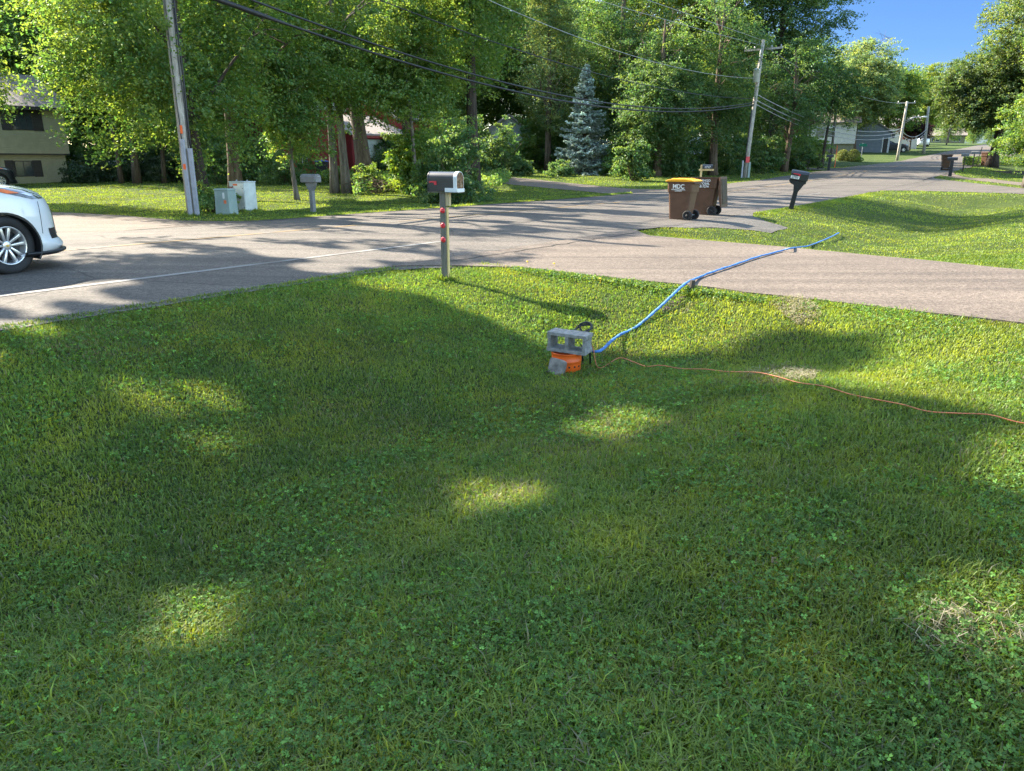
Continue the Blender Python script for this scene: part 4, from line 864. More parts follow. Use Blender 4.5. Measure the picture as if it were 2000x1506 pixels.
bm = nb(); prism(bm, [(-.2, .2), (.02, .2), (.02, .135), (-.04, .135), (-.04, .17), (-.2, .17)], -.146, -.139); obj('flag', bm, M['red'], t, loc=(0, 0, .962))
bm = nb(); lathe(bm, [(0, .008), (.034, .006), (.038, 0)], 20); o = obj('reflector', bm, M['refl_red'], t, loc=(.01, -.069, .7), rot=(PI / 2, 0, 0)); b2 = nb(); lathe(b2, [(.04, .003), (.046, .003), (.046, 0)], 24); obj('rim', b2, M['decal'], o)

# ---- grey mailbox across the road
q = hit(612, 414)
t = thing('mailbox', 'small grey plastic mailbox on a grey post across the road', 'mailbox', q, math.radians(-28)); t.scale = (1.12, 1.12, 1.0)
bm = nb(); box(bm, (-.06, -.06, -.2), (.06, .06, .9)); obj('post', bm, M['grey_mbox'], t, bevel=.01)
bm = nb(); prism(bm, [(-.045, .62), (.045, .62), (.16, .85), (.16, .9), (-.16, .9), (-.16, .85)], -.065, .065); obj('bracket', bm, M['grey_mbox'], t, bevel=.005)
bm = nb(); prism(bm, [(-.125, 0), (.125, 0), (.13, .17), (.09, .235), (0, .255), (-.09, .235), (-.13, .17)], -.28, .26, 'x'); obj('body', bm, M['grey_mbox'], t, bevel=.01, loc=(0, 0, .902), smooth=False)
bm = nb(); prism(bm, [(-.11, .012), (.11, .012), (.115, .16), (.08, .215), (0, .232), (-.08, .215), (-.115, .16)], .262, .275, 'x'); d_ = obj('door', bm, M['grey_mbox'], t, bevel=.004, loc=(0, 0, .902)); bm = nb(); box(bm, (.277, -.05, .17), (.29, .05, .19)); obj('handle', bm, M['steel'], d_)

# ---- small far mailboxes
def far_mailbox(label, px, Y, mat, postmat, hgt=1.05, num=None, rz=-.5, wide=.5, post=.045, arm=False):
    t = thing('mailbox', label, 'mailbox', gp(px, Y), rz)
    bm = nb(); box(bm, (-post, -post, -.2), (post, post, hgt + (.2 if arm else 0))); obj('post', bm, postmat, t)
    bm = nb(); hs_ = .12; prr = [(-.09, 0), (.09, 0)] + [(.09 * math.cos(a), hs_ + .09 * math.sin(a)) for a in np.linspace(0, PI, 10)]
    off = .3 if arm else 0
    prism(bm, prr, -wide / 2 + off, wide / 2 + off, 'x'); obj('body', bm, mat, t, loc=(0, 0, hgt + .002))
    if num: text('digits', num, .15, M['decal'], t, (off, -.096, hgt + .08), (PI / 2, 0, 0))
    if arm: bm = nb(); box(bm, (-.12, -.045, hgt - .09), (.62, .045, hgt)); obj('arm', bm, postmat, t)
    return t
far_mailbox('black mailbox on a yellow wooden post with a cross arm behind the brown bins', 1367, 39, M['mbox_black'], M['wood_yellow'], 1.0, '1717', -.25, .5, .05, True)
far_mailbox('small black mailbox on the lawn edge before the cream house', 1618, 61, M['mbox_black'], M['black'], 1.0, None, -.4, .55, .09)
far_mailbox('black mailbox standing in front of a brown bin beside the side street', 1855, 50.5, M['mbox_black'], M['black'], 1.0, None, -.5, .6, .1)
far_mailbox('grey mailbox on a thin post beyond the side street', 1880, 56.5, M['grey_mbox'], M['wood_dark'], 1.05, None, -.5, .5, .04)
far_mailbox('small dark mailbox by the foot of the broad oak', 1899, 64, M['grey_mbox'], M['wood_dark'], 1.05, None, -.5, .5, .04)
q = gp(1906, 65); bm = nb(); tube(bm, [(0, 0, -.1), (.25, 0, 1.6)], .03, 6); tag(obj('thin_post', bm, M['wood_dark'], loc=q), 'thin leaning post beside the small dark mailbox by the oak', 'post')

# ---- wheeled bins
def bin_(label, loc, rz, sc, lidmat, open_lid=False, texts=(), group=None):
    """96 gallon cart: the handle and wheels at +y, the lettered side faces -x... local x is the width"""
    t = thing('wheeled_bin', label, 'bin', loc, rz, group); t.scale = (sc, sc, sc)
    bm = nb(); bv = []
    lv = [(0.0, .2, .255, -.03), (.03, .215, .27, -.03), (.74, .265, .335, .0), (.745, .285, .36, .0), (.99, .3, .375, .01), (1.0, .32, .395, .01), (1.03, .32, .395, .01)]
    rings = []
    for z, hx, hy, cy in lv:
        ring = []
        for sx, sy in ((-1, -1), (1, -1), (1, 1), (-1, 1)):
            for a in (0, 1, 2):
                rr0 = .06; ang = {(-1, -1): PI, (1, -1): 1.5 * PI, (1, 1): 0, (-1, 1): .5 * PI}[(sx, sy)] + a * PI / 4
                ring.append(bm.verts.new((sx * (hx - rr0) + rr0 * math.cos(ang), cy + sy * (hy - rr0) + rr0 * math.sin(ang), z)))
        rings.append(ring)
    for A, B in zip(rings, rings[1:]):
        for k in range(12): bm.faces.new((A[k], A[(k + 1) % 12], B[(k + 1) % 12], B[k]))
    bm.faces.new(rings[0][::-1])
    if not open_lid: bm.faces.new(rings[-1])
    obj('bin_body', bm, M['bin_brown'], t, bevel=.006)
    if open_lid:
        bm = nb(); frustum(bm, (0, -.03, .12), (.17, .22), (0, .01, 1.0), (.27, .345)); obj('inner_wall', bm, M['black'], t)
    # recessed wheel wells: back lower corners carry the axle and wheels
    for sx in (-1, 1):
        bm = nb(); R_ = .135; lathe(bm, [(.0, -.028), (R_ * .62, -.028), (R_ * .66, -.034), (R_ * .96, -.036), (R_, -.02), (R_, .02), (R_ * .96, .036), (R_ * .66, .034), (R_ * .6, .02), (R_ * .25, .02), (R_ * .25, .04), (0, .042)], 28)
        w = obj('wheel', bm, M['rubber'], t, True); w.location = (sx * .262, .27, .132); w.rotation_euler = (0, sx * PI / 2, 0)
        bm = nb()
        for k in range(6):
            a = k * PI / 3; box(bm, (.03, -.011, .02), (.085, .011, .032), Matrix.Rotation(a, 4, 'Z'))
        obj('spoke', bm, M['black'], w)
    bm = nb(); tube(bm, [(-.26, .27, .132), (.26, .27, .132)], .012, 8); obj('axle', bm, M['steel'], t)
    bm = nb(); tube(bm, [(-.24, .36, .97), (-.24, .43, .985), (.24, .43, .985), (.24, .36, .97)], .016, 8); obj('handle', bm, M['bin_brown'], t, True)
    bm = nb(); hx, hy = .335, .41; prism(bm, [(-hy, 0), (hy, 0), (hy, .02), (hy * .8, .05), (.15, .075), (-.2, .075), (-hy * .85, .05), (-hy, .02)], -hx, hx, 'x')
    for k in (-.17, .17): prism(bm, [(-.34, .045), (.3, .045), (.22, .088), (-.25, .088)], k - .05, k + .05, 'x')
    if not open_lid: obj('lid', bm, lidmat, t, bevel=.01, loc=(0, .012, 1.031))
    else:
        for v in bm.verts: v.co.y -= hy
        o = obj('lid', bm, lidmat, t, bevel=.01, loc=(0, .415, 1.03), rot=(math.radians(-176) + PI * 0, 0, 0)); o.rotation_euler = (math.radians(96), 0, 0); o.location = (0, .47, 1.05)
        b2 = nb(); box(b2, (-.26, -.74, -.012), (.26, -.06, -.002))
        for k in (-.2, -.42, -.6): box(b2, (-.27, k - .012, -.02), (.27, k + .012, -.003))
        obj('lid_underside', b2, M['bin_inner'], o)
    for s_, size, z, wx in texts:
        text('lettering', s_, size, M['decal'], t, ((.288 + (z - .75) * .06) + .003, -.02, z), (math.radians(90 + 3), 0, PI / 2), .0015, wx)
    return t
q1, q2 = hit(1334, 430), hit(1392, 421)
bin_('brown wheeled bin with yellow lid and white lettering, nearest the camera', (q1.x, q1.y + .2, q1.z), math.radians(-125), .95, M['bin_yellow'], False, [('MDC', .16, .9, .95), ('MARENGO DISPOSAL', .042, .82, 1.), ('COMPANY', .042, .785, 1.)])
bin_('brown wheeled bin with its lid hanging open behind the yellow lidded one', (q2.x - .17, q2.y + .28, q2.z), math.radians(-120), 1.02, M['bin_brown'], True, [('MARENGO', .085, .945, 1.), ('DISPOSAL', .085, .865, 1.), ('568-7274', .085, .785, 1.)])
q = gp(1845, 58); bin_('brown wheeled bin behind the black mailbox near the side street', q, math.radians(-200), 1.05, M['bin_brown'])
q = gp(1924, 68); bin_('brown wheeled bin at the kerb in the shade of the oak', q, math.radians(-60), 1.05, M['bin_brown'])
q = gp(630, 50); t = bin_('dark wheeled bin with a blue lid beside the red house', q, math.radians(-80), 1.1, M['bin_blue'])
for ch in t.children:
    if ch.name.startswith(('bin_body', 'handle')): ch.data = ch.data.copy(); ch.data.materials[0] = M['bin_black']

# ---- cabinets
q = hit(444, 421)
t = thing('utility_box', 'low grey green utility box standing beside the taller pale cabinet', 'utility box', (q.x - .06, q.y + .18, q.z), math.radians(-14)); t.scale = (.8, 1, 1.03)
bm = nb(); frustum(bm, (0, 0, -.1), (.31, .22), (0, 0, .7), (.285, .2)); obj('box_body', bm, M['cab_green'], t, bevel=.015)
bm = nb(); frustum(bm, (0, 0, .702), (.305, .22), (0, 0, .75), (.29, .2)); obj('hood', bm, M['cab_green'], t, bevel=.012)
bm = nb(); box(bm, (.06, -.214, .48), (.13, -.209, .64)); lb = obj('label_plate', bm, M['decal'], t)
bm = nb(); box(bm, (.085, -.2155, .5), (.105, -.2145, .62)); obj('label_print', bm, M['pvc_grey'], lb)
bm = nb(); box(bm, (.09, -.219, .34), (.19, -.214, .375)); box(bm, (.09, -.2195, .385), (.19, -.2145, .43)); obj('warning_label', bm, M['orange'], t)
q = hit(481, 413)
t = thing('utility_cabinet', 'tall pale grey utility cabinet with a metal door and a red letter T', 'utility cabinet', (q.x - .13, q.y + .25, q.z - .1), math.radians(-24))
bm = nb(); box(bm, (-.3, -.26, -.1), (.31, .26, 1.0)); obj('cabinet_body', bm, M['cab_grey'], t, bevel=.012)
bm = nb(); box(bm, (-.315, -.275, 1.002), (.325, .275, 1.03)); obj('cabinet_top', bm, M['cab_grey'], t, bevel=.006)
bm = nb(); box(bm, (-.14, -.275, .06), (.29, -.262, .97)); d_ = obj('door', bm, M['cab_alu'], t, bevel=.004)
for z in (.2, .52, .86): bm = nb(); box(bm, (-.15, -.282, z - .03), (-.132, -.272, z + .03)); obj('hinge', bm, M['black'], d_)
for z in (.22, .82): bm = nb(); lathe(bm, [(0, .01), (.014, .009), (.014, 0)], 12); obj('latch', bm, M['black'], d_, loc=(.26, -.276, z), rot=(PI / 2, 0, 0))
bm = nb(); box(bm, (-.285, -.2655, .83), (-.17, -.2615, .87)); box(bm, (-.243, -.2657, .66), (-.212, -.2617, .83)); obj('letter_t', bm, M['red_trim'], t)
bm = nb(); box(bm, (-.13, -.2785, .9), (.05, -.2755, .955)); box(bm, (-.13, -.2785, .71), (-.075, -.2755, .83)); obj('orange_label', bm, M['orange'], t)
for x_ in (-.22, .22): bm = nb(); lathe(bm, [(.02, 0), (.03, .02), (.02, .045), (0, .05)], 10); obj('lifting_eye', bm, M['steel'], t, loc=(x_, 0, 1.03))

# ---- utility poles and cables
def pole(label, loc, h, r, lean, arm=None, mat='pole_wood'):
    t = thing('utility_pole', label, 'utility pole', loc); tip = Vector((lean[0], lean[1], h))
    bm = nb(); tube(bm, [Vector((0, 0, -.3)) + tip * 0, tip * .25, tip * .5, tip * .75, tip], [r, r * .95, r * .88, r * .8, r * .72], 18); obj('pole_shaft', bm, M[mat], t, True)
    if arm:
        z, L_, ax = arm; c = tip * (z / h); bm = nb(); d = Vector((ax[0], ax[1], 0)).normalized(); side = Vector((-d.y, d.x, 0)); off = side * (r + .05)
        mtx = Matrix.Translation(c + off) @ Matrix(((d.x, side.x, 0, 0), (d.y, side.y, 0, 0), (0, 0, 1, 0), (0, 0, 0, 1))); box(bm, (-L_ / 2, -.05, -.06), (L_ / 2, .05, .06), mtx); obj('crossarm', bm, M['pole_wood'], t)
        for u in ((-.92, -.45, .45, .92) if L_ > 2 else (-.9, .9)):
            bm = nb(); lathe(bm, [(0, 0), (.03, 0), (.045, .05), (.03, .08), (.05, .1), (.03, .14), (0, .15)], 10); obj('insulator', bm, M['steel'], t, loc=c + off + d * (u * L_ / 2) + Vector((0, 0, .062)))
    return t
q = hit(374, 422); PL = Vector((q.x, q.y + .1, q.z)); K1 = PL.y / F
PL_LEAN = Vector((.06, .0, 11.0))
t = pole('weathered grey utility pole with conduits by the pale cabinet', PL, 11.0, .155, PL_LEAN)
def onp(z): return PL_LEAN * (z / 11.0)
def strip(name, mat, u, v, z0, z1, w, d):
    bm = nb(); a, b_ = onp(z0), onp(z1); o_ = Vector((u, v, 0)); 
    vs_ = [bm.verts.new(p + o_ + Vector((sx * w / 2, sy * d / 2, 0))) for p in (a, b_) for sx, sy in ((-1, -1), (1, -1), (1, 1), (-1, 1))]
    bm.faces.new(vs_[3::-1]); bm.faces.new(vs_[4:]); [bm.faces.new((vs_[i], vs_[(i + 1) % 4], vs_[4 + (i + 1) % 4], vs_[4 + i])) for i in range(4)]
    return obj(name, bm, mat, t, bevel=.01)
strip('conduit', M['pvc_grey'], .03, -.2, -.1, 2.15, .11, .09); strip('conduit', M['pvc_grey'], .19, -.13, -.1, 1.9, .12, .1)
bm = nb(); tube(bm, [onp(z) + Vector((.185 + .01 * math.sin(z * 2), -.02, 0)) for z in np.linspace(1.88, 10, 24)], .03, 8); obj('riser_cable', bm, M['cable'], t, True)
bm = nb(); tube(bm, [onp(z) + Vector((.15 + .01 * math.sin(z * 2.6), -.09, 0)) for z in np.linspace(1.88, 10, 24)], .014, 8); obj('riser_cable', bm, M['cable'], t, True)
bm = nb(); tube(bm, [onp(z) + Vector((-.01 + .012 * math.sin(z * 1.1), -.162, 0)) for z in np.linspace(2.12, 10, 24)], .011, 8); obj('riser_cable', bm, M['cable'], t, True)
strip('orange_tag', M['orange'], .03, -.175, 2.3, 2.52, .07, .012); strip('orange_tag', M['orange'], .03, -.25, 1.32, 1.47, .075, .006)
q = hit(1454, 347); PR = Vector(q)
hz_ = 9.3; tipR = ray_at(1491, 78, PR.y); PR_LEAN = tipR - PR; hR = PR_LEAN.z
t = pole('leaning wooden utility pole with crossarm and grey canister beyond the brown bins', PR, hR, .16, PR_LEAN, (hR - .55, 2.6, (.8, -.6)))
bm = nb(); lathe(bm, [(0, 0), (.2, 0), (.2, .75), (.22, .76), (.22, .82), (.1, .88), (0, .9)], 18); c_ = PR_LEAN * .70; obj('transformer', bm, M['cab_grey'], t, True, loc=c_ + Vector((-.2, -.22, 0)))
bm = nb(); tube(bm, [c_ + Vector((-.2, -.2, .9)), c_ + Vector((-.1, -.25, 1.5)), c_ + Vector((0, -.2, 2.2))], .03, 6); obj('fuse_lead', bm, M['steel'], t, True)
bm = nb(); box(bm, (-.09, -.26, .75), (.16, -.17, 1.15)); obj('red_tag', bm, M['red'], t, loc=PR_LEAN * .03)
bm = nb(); box(bm, (.16, -.2, -.1), (.3, -.04, 1.05)); obj('conduit', bm, M['cab_green'], t); bm = nb(); box(bm, (-.3, -.2, -.1), (-.2, -.1, 1.15)); obj('conduit', bm, M['pvc_grey'], t)
bm = nb(); tube(bm, [PR_LEAN * (z) + Vector((-.17, -.1, 0)) for z in np.linspace(.12, .5, 8)], .03, 6); obj('riser_cable', bm, M['cable'], t, True)
pl_ = gp(1752, 88); PM = Vector(pl_); tipM = ray_at(1772, 198, PM.y); LM = tipM - PM
t = pole('pale grey pole with a curved street lamp arm at the road bend', PM, LM.z, .16, LM, (LM.z - .15, 1.9, (1, -.2)))
a0, a1 = LM * .66, ray_at(1800, 229, PM.y - 1.2) - PM
bm = nb(); tube(bm, [a0, a0.lerp(a1, .5) + Vector((0, 0, .22)), a1 + Vector((0, 0, .05))], .045, 8); tube(bm, [a0 + Vector((0, 0, -.25)), a0.lerp(a1, .6) + Vector((0, 0, .18))], .03, 6); la = obj('lamp_arm', bm, M['steel'], t, True)
bm = nb(); bmesh.ops.create_icosphere(bm, subdivisions=2, radius=.3, matrix=Matrix.Diagonal((1.15, .55, .35, 1))); obj('lamp_head', bm, M['cab_grey'], t, True, loc=a1 + Vector((.3, 0, .03)))
p3 = gp(1804, 108); P3 = Vector(p3); t3 = ray_at(1814, 208, P3.y); pole('far grey pole standing beyond the street lamp pole', P3, (t3 - P3).z, .2, t3 - P3, None)
p4 = gp(1622, 84); P4 = Vector(p4); t4 = ray_at(1641, 142, P4.y); pole('dark pole half hidden among the trees behind the drooping tree', P4, (t4 - P4).z, .14, t4 - P4, ((t4 - P4).z - .3, 2.8, (1, -.1)), 'bark_grey')
p5 = gp(1848, 150); P5 = Vector(p5); pole('thin distant pole beside the white car', P5, 6.0, .16, Vector((.6, 0, 6.0)), None, 'bark_grey')

def cable(label, A, B, sag, r, mat, wob=0., name='overhead_cable', group=None, lump=None):
    bm = nb(); n = 40; pts = []; rs = []
    for i in range(n + 1):
        u = i / n; p = A.lerp(B, u); p.z -= 4 * sag * u * (1 - u); pts.append(p); rs.append(r * (1 + (lump[2] if lump and lump[0] < u < lump[1] else 0)))
    tube(bm, pts, rs, 6); tag(obj(name, bm, mat, smooth=True), label, 'cable', group)
def fit(B, AX, p1, p2):
    """cable from the left pole top (plan AX) to B passing two seen points: solves the height at A and the sag"""
    rows, rhs = [], []
    for px, py in (p1, p2):
        lo, hi = 0., 1.
        for _ in range(50):
            u = (lo + hi) / 2; x, y = AX[0] + (B.x - AX[0]) * u, AX[1] + (B.y - AX[1]) * u; z = 6.
            for _k in range(20):
                X_, Yc, Zc = x, y * sP + (z - CAMZ) * cP, y * cP - (z - CAMZ) * sP; z += ((CY - py) / F * Zc - Yc) * .9
            Zc = y * cP - (z - CAMZ) * sP
            if CX + F * x / Zc < px: lo = u
            else: hi = u
        rows.append([1 - u, -4 * u * (1 - u)]); rhs.append(z - B.z * u)
    zA, sg = np.linalg.solve(np.array(rows), np.array(rhs)); return Vector((AX[0], AX[1], zA)), float(sg)
def Rp(z): return PR + PR_LEAN * ((z - PR.z) / PR_LEAN.z)
def at_pole_py(py): 
    for i in range(200):
        p = PR + PR_LEAN * (i / 200); Zc = p.y * cP - (p.z - CAMZ) * sP; yy_ = CY - F * (p.y * sP + (p.z - CAMZ) * cP) / Zc
        if yy_ <= py: return p
    return PR + PR_LEAN
AX = (PL.x - .2, PL.y - .1)
W = [('thick black cable bundle sagging lowest from the left pole', 205, (615, 66), (1110, 199), .04, M['cable']), ('thick black cable running just above the lowest bundle', 201, (580, 33), (1075, 182), .033, M['cable']),
     ('thin grey wire third from the bottom between the two poles', 194, (930, 70), (1250, 164), .02, M['cable']), ('thin pale wire fourth from the bottom between the two poles', 154, (1127, 72), (1313, 130), .014, M['wire']),
     ('thin pale wire reaching the left end of the crossarm', 90, (1170, 1), (1330, 47), .012, M['wire']), ('thin pale wire reaching the top of the leaning pole', 80, (1267, 1), (1425, 56), .012, M['wire'])]
for lab, py, a, b_, r_w, mt in W:
    B = at_pole_py(py); A, sg = fit(B, AX, a, b_); cable(lab, A, B, sg, r_w, mt, lump=(.0, .085, .9) if 'lowest from' in lab else None)
for i, (z0, z1, sg, r_w) in enumerate(((.62, .55, 1.2, .03), (.58, .5, 1.25, .03), (.55, .44, 1.3, .025), (.97, .97, 1.0, .014))):
    cable(['top heavy cable from the leaning pole to the street lamp pole', 'middle heavy cable from the leaning pole to the street lamp pole', 'lowest heavy cable from the leaning pole to the street lamp pole', 'thin wire between the tops of the leaning pole and the lamp pole'][i], PR + PR_LEAN * z0, PM + LM * z1, sg, r_w, M['wire'])
for i, z0 in enumerate((.5, .44)): cable(['upper cable from the street lamp pole to the far grey pole', 'lower cable from the street lamp pole to the far grey pole'][i], PM + LM * z0, P3 + (t3 - P3) * (z0 + .02), .8, .03, M['wire'])
# ---BUILDINGS---
# ------------------------------------------------------------------ buildings. local x runs along the front, -y faces outward
def win(t, x0, x1, z0, z1, y=-.004, shut=0., trim='shutter', bars=1, pane='glass'):
    bm = nb(); w = .05
    box(bm, (x0, y - .04, z0), (x1, y, z0 + w)); box(bm, (x0, y - .04, z1 - w), (x1, y, z1)); box(bm, (x0, y - .04, z0 + w + .001), (x0 + w, y, z1 - w - .001)); box(bm, (x1 - w, y - .04, z0 + w + .001), (x1, y, z1 - w - .001))
    for k in range(bars): xm = x0 + (x1 - x0) * (k + 1) / (bars + 1); box(bm, (xm - .02, y - .035, z0 + w + .002), (xm + .02, y - .002, z1 - w - .002))
    o = obj('window', bm, M['trim_white' if trim != 'shutter' else 'shutter'], t); bm = nb(); box(bm, (x0 + w, y - .018, z0 + w), (x1 - w, y - .006, z1 - w)); obj('pane', bm, M[pane], o)
    if shut:
        for a in (x0 - shut - .02, x1 + .02):
            bm = nb(); box(bm, (a, y - .035, z0 - .03), (a + shut, y, z1 + .03))
            for k in range(int((z1 - z0) / .09)): box(bm, (a + .05, y - .045, z0 + .03 + k * .09), (a + shut - .05, y - .0352, z0 + .08 + k * .09))
            obj('shutter', bm, M['shutter'], t)
def gable(t, x0, x1, y0, y1, z, rise, mat, along='x', over=.45, th=.12, name='roof', wallmat=None):
    """two roof slabs; the ridge runs along x or y"""
    bm = nb()
    if along == 'x':
        ym = (y0 + y1) / 2; sl_ = rise / (ym - y0); e = over
        prism(bm, [(y0 - e, z - e * sl_), (ym, z + rise), (y1 + e, z - e * sl_), (y1 + e, z - e * sl_ + th), (ym, z + rise + th * 1.15), (y0 - e, z - e * sl_ + th)], x0 - e, x1 + e, 'x')
    else:
        xm = (x0 + x1) / 2; sl_ = rise / (xm - x0); e = over
        prism(bm, [(x0 - e, z - e * sl_), (xm, z + rise), (x1 + e, z - e * sl_), (x1 + e, z - e * sl_ + th), (xm, z + rise + th * 1.15), (x0 - e, z - e * sl_ + th)], y0 - e, y1 + e, 'y')
    r_o = obj(name, bm, M[mat], t)
    if wallmat:
        bm = nb()
        if along == 'x': prism(bm, [(y0 + .01, z + .002), ((y0 + y1) / 2, z + rise - .02), (y1 - .01, z + .002)], x0 + .01, x1 - .01, 'x')
        else: prism(bm, [(x0 + .01, z + .002), ((x0 + x1) / 2, z + rise - .02), (x1 - .01, z + .002)], y0 + .01, y1 - .01, 'y')
        obj('gable_wall', bm, M[wallmat], t)
    return r_o
RZ_ROAD = math.atan2(.8, .6)
# tan split level house at the left edge
c_ = gp(144, 50.5); t = thing('tan_house', 'tan sided split level house with dark shutters at the left edge', 'house', (c_.x, c_.y, c_.z), RZ_ROAD)
bm = nb(); box(bm, (-13, .35, -.3), (-.12, 8.6, 1.7)); obj('lower_wall', bm, M['tan_siding'], t)
bm = nb(); box(bm, (-13.1, 0, 1.702), (0, 9, 4.72)); obj('upper_wall', bm, M['tan_siding'], t)
gable(t, -13.1, 0, 0, 9, 4.62, 2.0, 'roof', 'x', .55, .14, 'roof', 'tan_siding')
bm = nb(); box(bm, (-13.6, -.585, 4.30), (.5, -.555, 4.50)); obj('fascia', bm, M['fascia'], t)
bm = nb(); box(bm, (-13.1, -.03, 1.66), (.03, -.002, 1.74)); obj('sill_trim', bm, M['fascia'], t)
bm = nb(); box(bm, (-.05, -.03, 1.745), (.03, -.003, 4.6)); obj('corner_trim', bm, M['tan_siding'], t)
win(t, -3.05, -1.85, 3.12, 4.5, -.004, .55, 'shutter', 2); win(t, -6.9, -5.2, 3.12, 4.5, -.004, .55, 'shutter', 2); win(t, -3.2, -2.15, .35, 1.3, .346, .5, 'shutter', 1)
# red house with garage wing
c_ = gp(690, 60); t = thing('red_house', 'red sided house with a white garage door behind the double trunked maple', 'house', (c_.x, c_.y, c_.z), RZ_ROAD)
bm = nb(); box(bm, (-5.6, 1.2, -.4), (-.01, 9, 4.6)); obj('wall', bm, M['red_siding'], t)
bm = nb(); box(bm, (0, 0, -.4), (6.2, 8, 2.75)); obj('garage_wall', bm, M['red_siding'], t)
bm = nb(); box(bm, (.5, -.05, -.3), (5.7, -.002, 2.4)); obj('garage_door', bm, M['garage'], t)
bm = nb(); box(bm, (6.21, 1.2, -.4), (14, 9, 4.2)); obj('wall', bm, M['red_siding'], t)
gable(t, -5.6, 0, 1.2, 9, 4.6, 2, 'roof_pale', 'x', .4, .14, 'roof', 'red_siding'); gable(t, .1, 6.1, 0, 8, 2.78, 1.5, 'roof_pale', 'x', .3, .14, 'garage_roof'); gable(t, 6.3, 14, 1.2, 9, 4.2, 2, 'roof_pale', 'x', .4, .14, 'roof', 'red_siding')
bm = nb(); box(bm, (-.2, -.36, 2.48), (6.4, -.33, 2.68)); obj('fascia', bm, M['red_trim'], t)
win(t, -4.6, -3.2, 2.6, 3.9, 1.19, 0, 'white', 1); win(t, 10.2, 11.2, 1.9, 3.4, 1.19, 0, 'white', 1); win(t, -4.3, -3.4, .5, 1.3, 1.19, 0, 'white', 1)
# white house behind the bushes
c_ = gp(990, 70); t = thing('white_house', 'white house half hidden behind bushes left of the blue spruce', 'house', (c_.x, c_.y, c_.z), .1)
bm = nb(); box(bm, (-2.6, 0, -.4), (2.9, 7, 2.4)); obj('wall', bm, M['white_siding'], t); gable(t, -2.6, 2.9, 0, 7, 2.4, 1.9, 'roof_pale', 'y', .4, .14, 'roof', 'white_siding'); win(t, -.6, .6, .7, 1.9, -.004, 0, 'white', 1)
bm = nb(); box(bm, (3.02, .8, -.4), (6.4, 6, 2.3)); obj('side_wall', bm, M['olive_siding'], t); gable(t, 3.02, 6.4, .8, 6, 2.3, 1.2, 'roof', 'y', .3, .12, 'side_roof', 'olive_siding'); win(t, 4.0, 4.8, .6, 2.0, .796, 0, 'white', 1)
# cream and grey houses at the bend
c_ = gp(1667, 108); t = thing('cream_house', 'cream split level house with dark windows behind the clipped shrubs', 'house', (c_.x, c_.y, c_.z), -.32)
bm = nb(); box(bm, (-9, .3, -.5), (-.1, 8, 1.35)); obj('lower_wall', bm, M['olive_siding'], t); bm = nb(); box(bm, (-9.2, 0, 1.352), (0, 8, 4.3)); obj('upper_wall', bm, M['cream_siding'], t); gable(t, -9.2, 0, 0, 8, 4.3, 2, 'roof', 'x', .5, .14, 'roof', 'cream_siding')
win(t, -4.6, -2.4, .15, 1.15, .296, 0, 'shutter', 1); win(t, -5.2, -2.8, 2.2, 3.5, -.004, 0, 'white', 1); bm = nb(); box(bm, (-8, .24, -.4), (-6.8, .298, 1.3)); obj('door', bm, M['shutter'], t)
c_ = gp(1735, 112); t = thing('grey_house', 'grey gabled garage with a white framed door beside the cream house', 'house', (c_.x, c_.y, c_.z), -.42)
bm = nb(); box(bm, (-5.0, 0, -.5), (0, 8, 2.9)); obj('wall', bm, M['grey_siding'], t); gable(t, -5.0, 0, 0, 8, 2.9, 1.6, 'roof_pale', 'y', .3, .14, 'roof', 'grey_siding')
bm = nb(); box(bm, (-.85, -.05, -.2), (-.25, -.004, 2.0)); d_ = obj('door', bm, M['shutter'], t); bm = nb(); box(bm, (-1.0, -.06, -.2), (-.86, -.003, 2.1)); box(bm, (-.24, -.06, -.2), (-.02, -.003, 2.1)); obj('door_frame', bm, M['trim_white'], d_)
c_ = gp(1758, 128); t = thing('pale_house', 'pale roofed house partly hidden behind the lamp pole', 'house', (c_.x, c_.y, c_.z), -.3)
bm = nb(); box(bm, (-3.4, 0, -.5), (2.4, 7, 3.6)); obj('wall', bm, M['cream_siding'], t); gable(t, -3.4, 2.4, 0, 7, 3.6, 1.6, 'roof_pale', 'x', .4, .14, 'roof', 'cream_siding'); win(t, -2.2, -1, 1.6, 2.8, -.004, 0, 'white', 1)
c_ = gp(1858, 215); t = thing('distant_house', 'low distant house at the top of the road beneath the trees', 'house', (c_.x, c_.y, c_.z), -.5)
bm = nb(); box(bm, (-6, 0, -.5), (3, 8, 2.6)); obj('wall', bm, M['olive_siding'], t); gable(t, -6, 3, 0, 8, 2.6, 1.8, 'roof', 'x', .5, .14, 'roof', 'cream_siding'); win(t, -5, -3, .9, 2, -.004, 0, 'white', 1); win(t, 0, 2, .9, 2, -.004, 0, 'white', 1)
# camper behind the dark trees
c_ = gp(1353, 72); t = thing('camper', 'white parked camper trailer half hidden behind the dark trees', 'camper', c_, -.35)
bm = nb(); prism(bm, [(-2.2, .45), (2.1, .45), (2.25, 1.2), (1.9, 2.5), (-2.0, 2.5), (-2.3, 1.9)], 0, 2.1, 'y'); obj('body', bm, M['white_paint'], t, bevel=.08); bm = nb(); box(bm, (-1.9, -.012, 1.35), (1.6, -.004, 1.95)); obj('window', bm, M['glass_dark'], t); bm = nb(); box(bm, (-2.1, -.01, .8), (2.0, -.003, .95)); obj('stripe', bm, M['grey_mbox'], t)
for x_ in (-.9, 1.2): bm = nb(); lathe(bm, [(0, -.1), (.33, -.1), (.35, 0), (.33, .1), (0, .1)], 18); obj('wheel', bm, M['rubber'], t, True, loc=(x_, .12, .33), rot=(PI / 2, 0, 0))
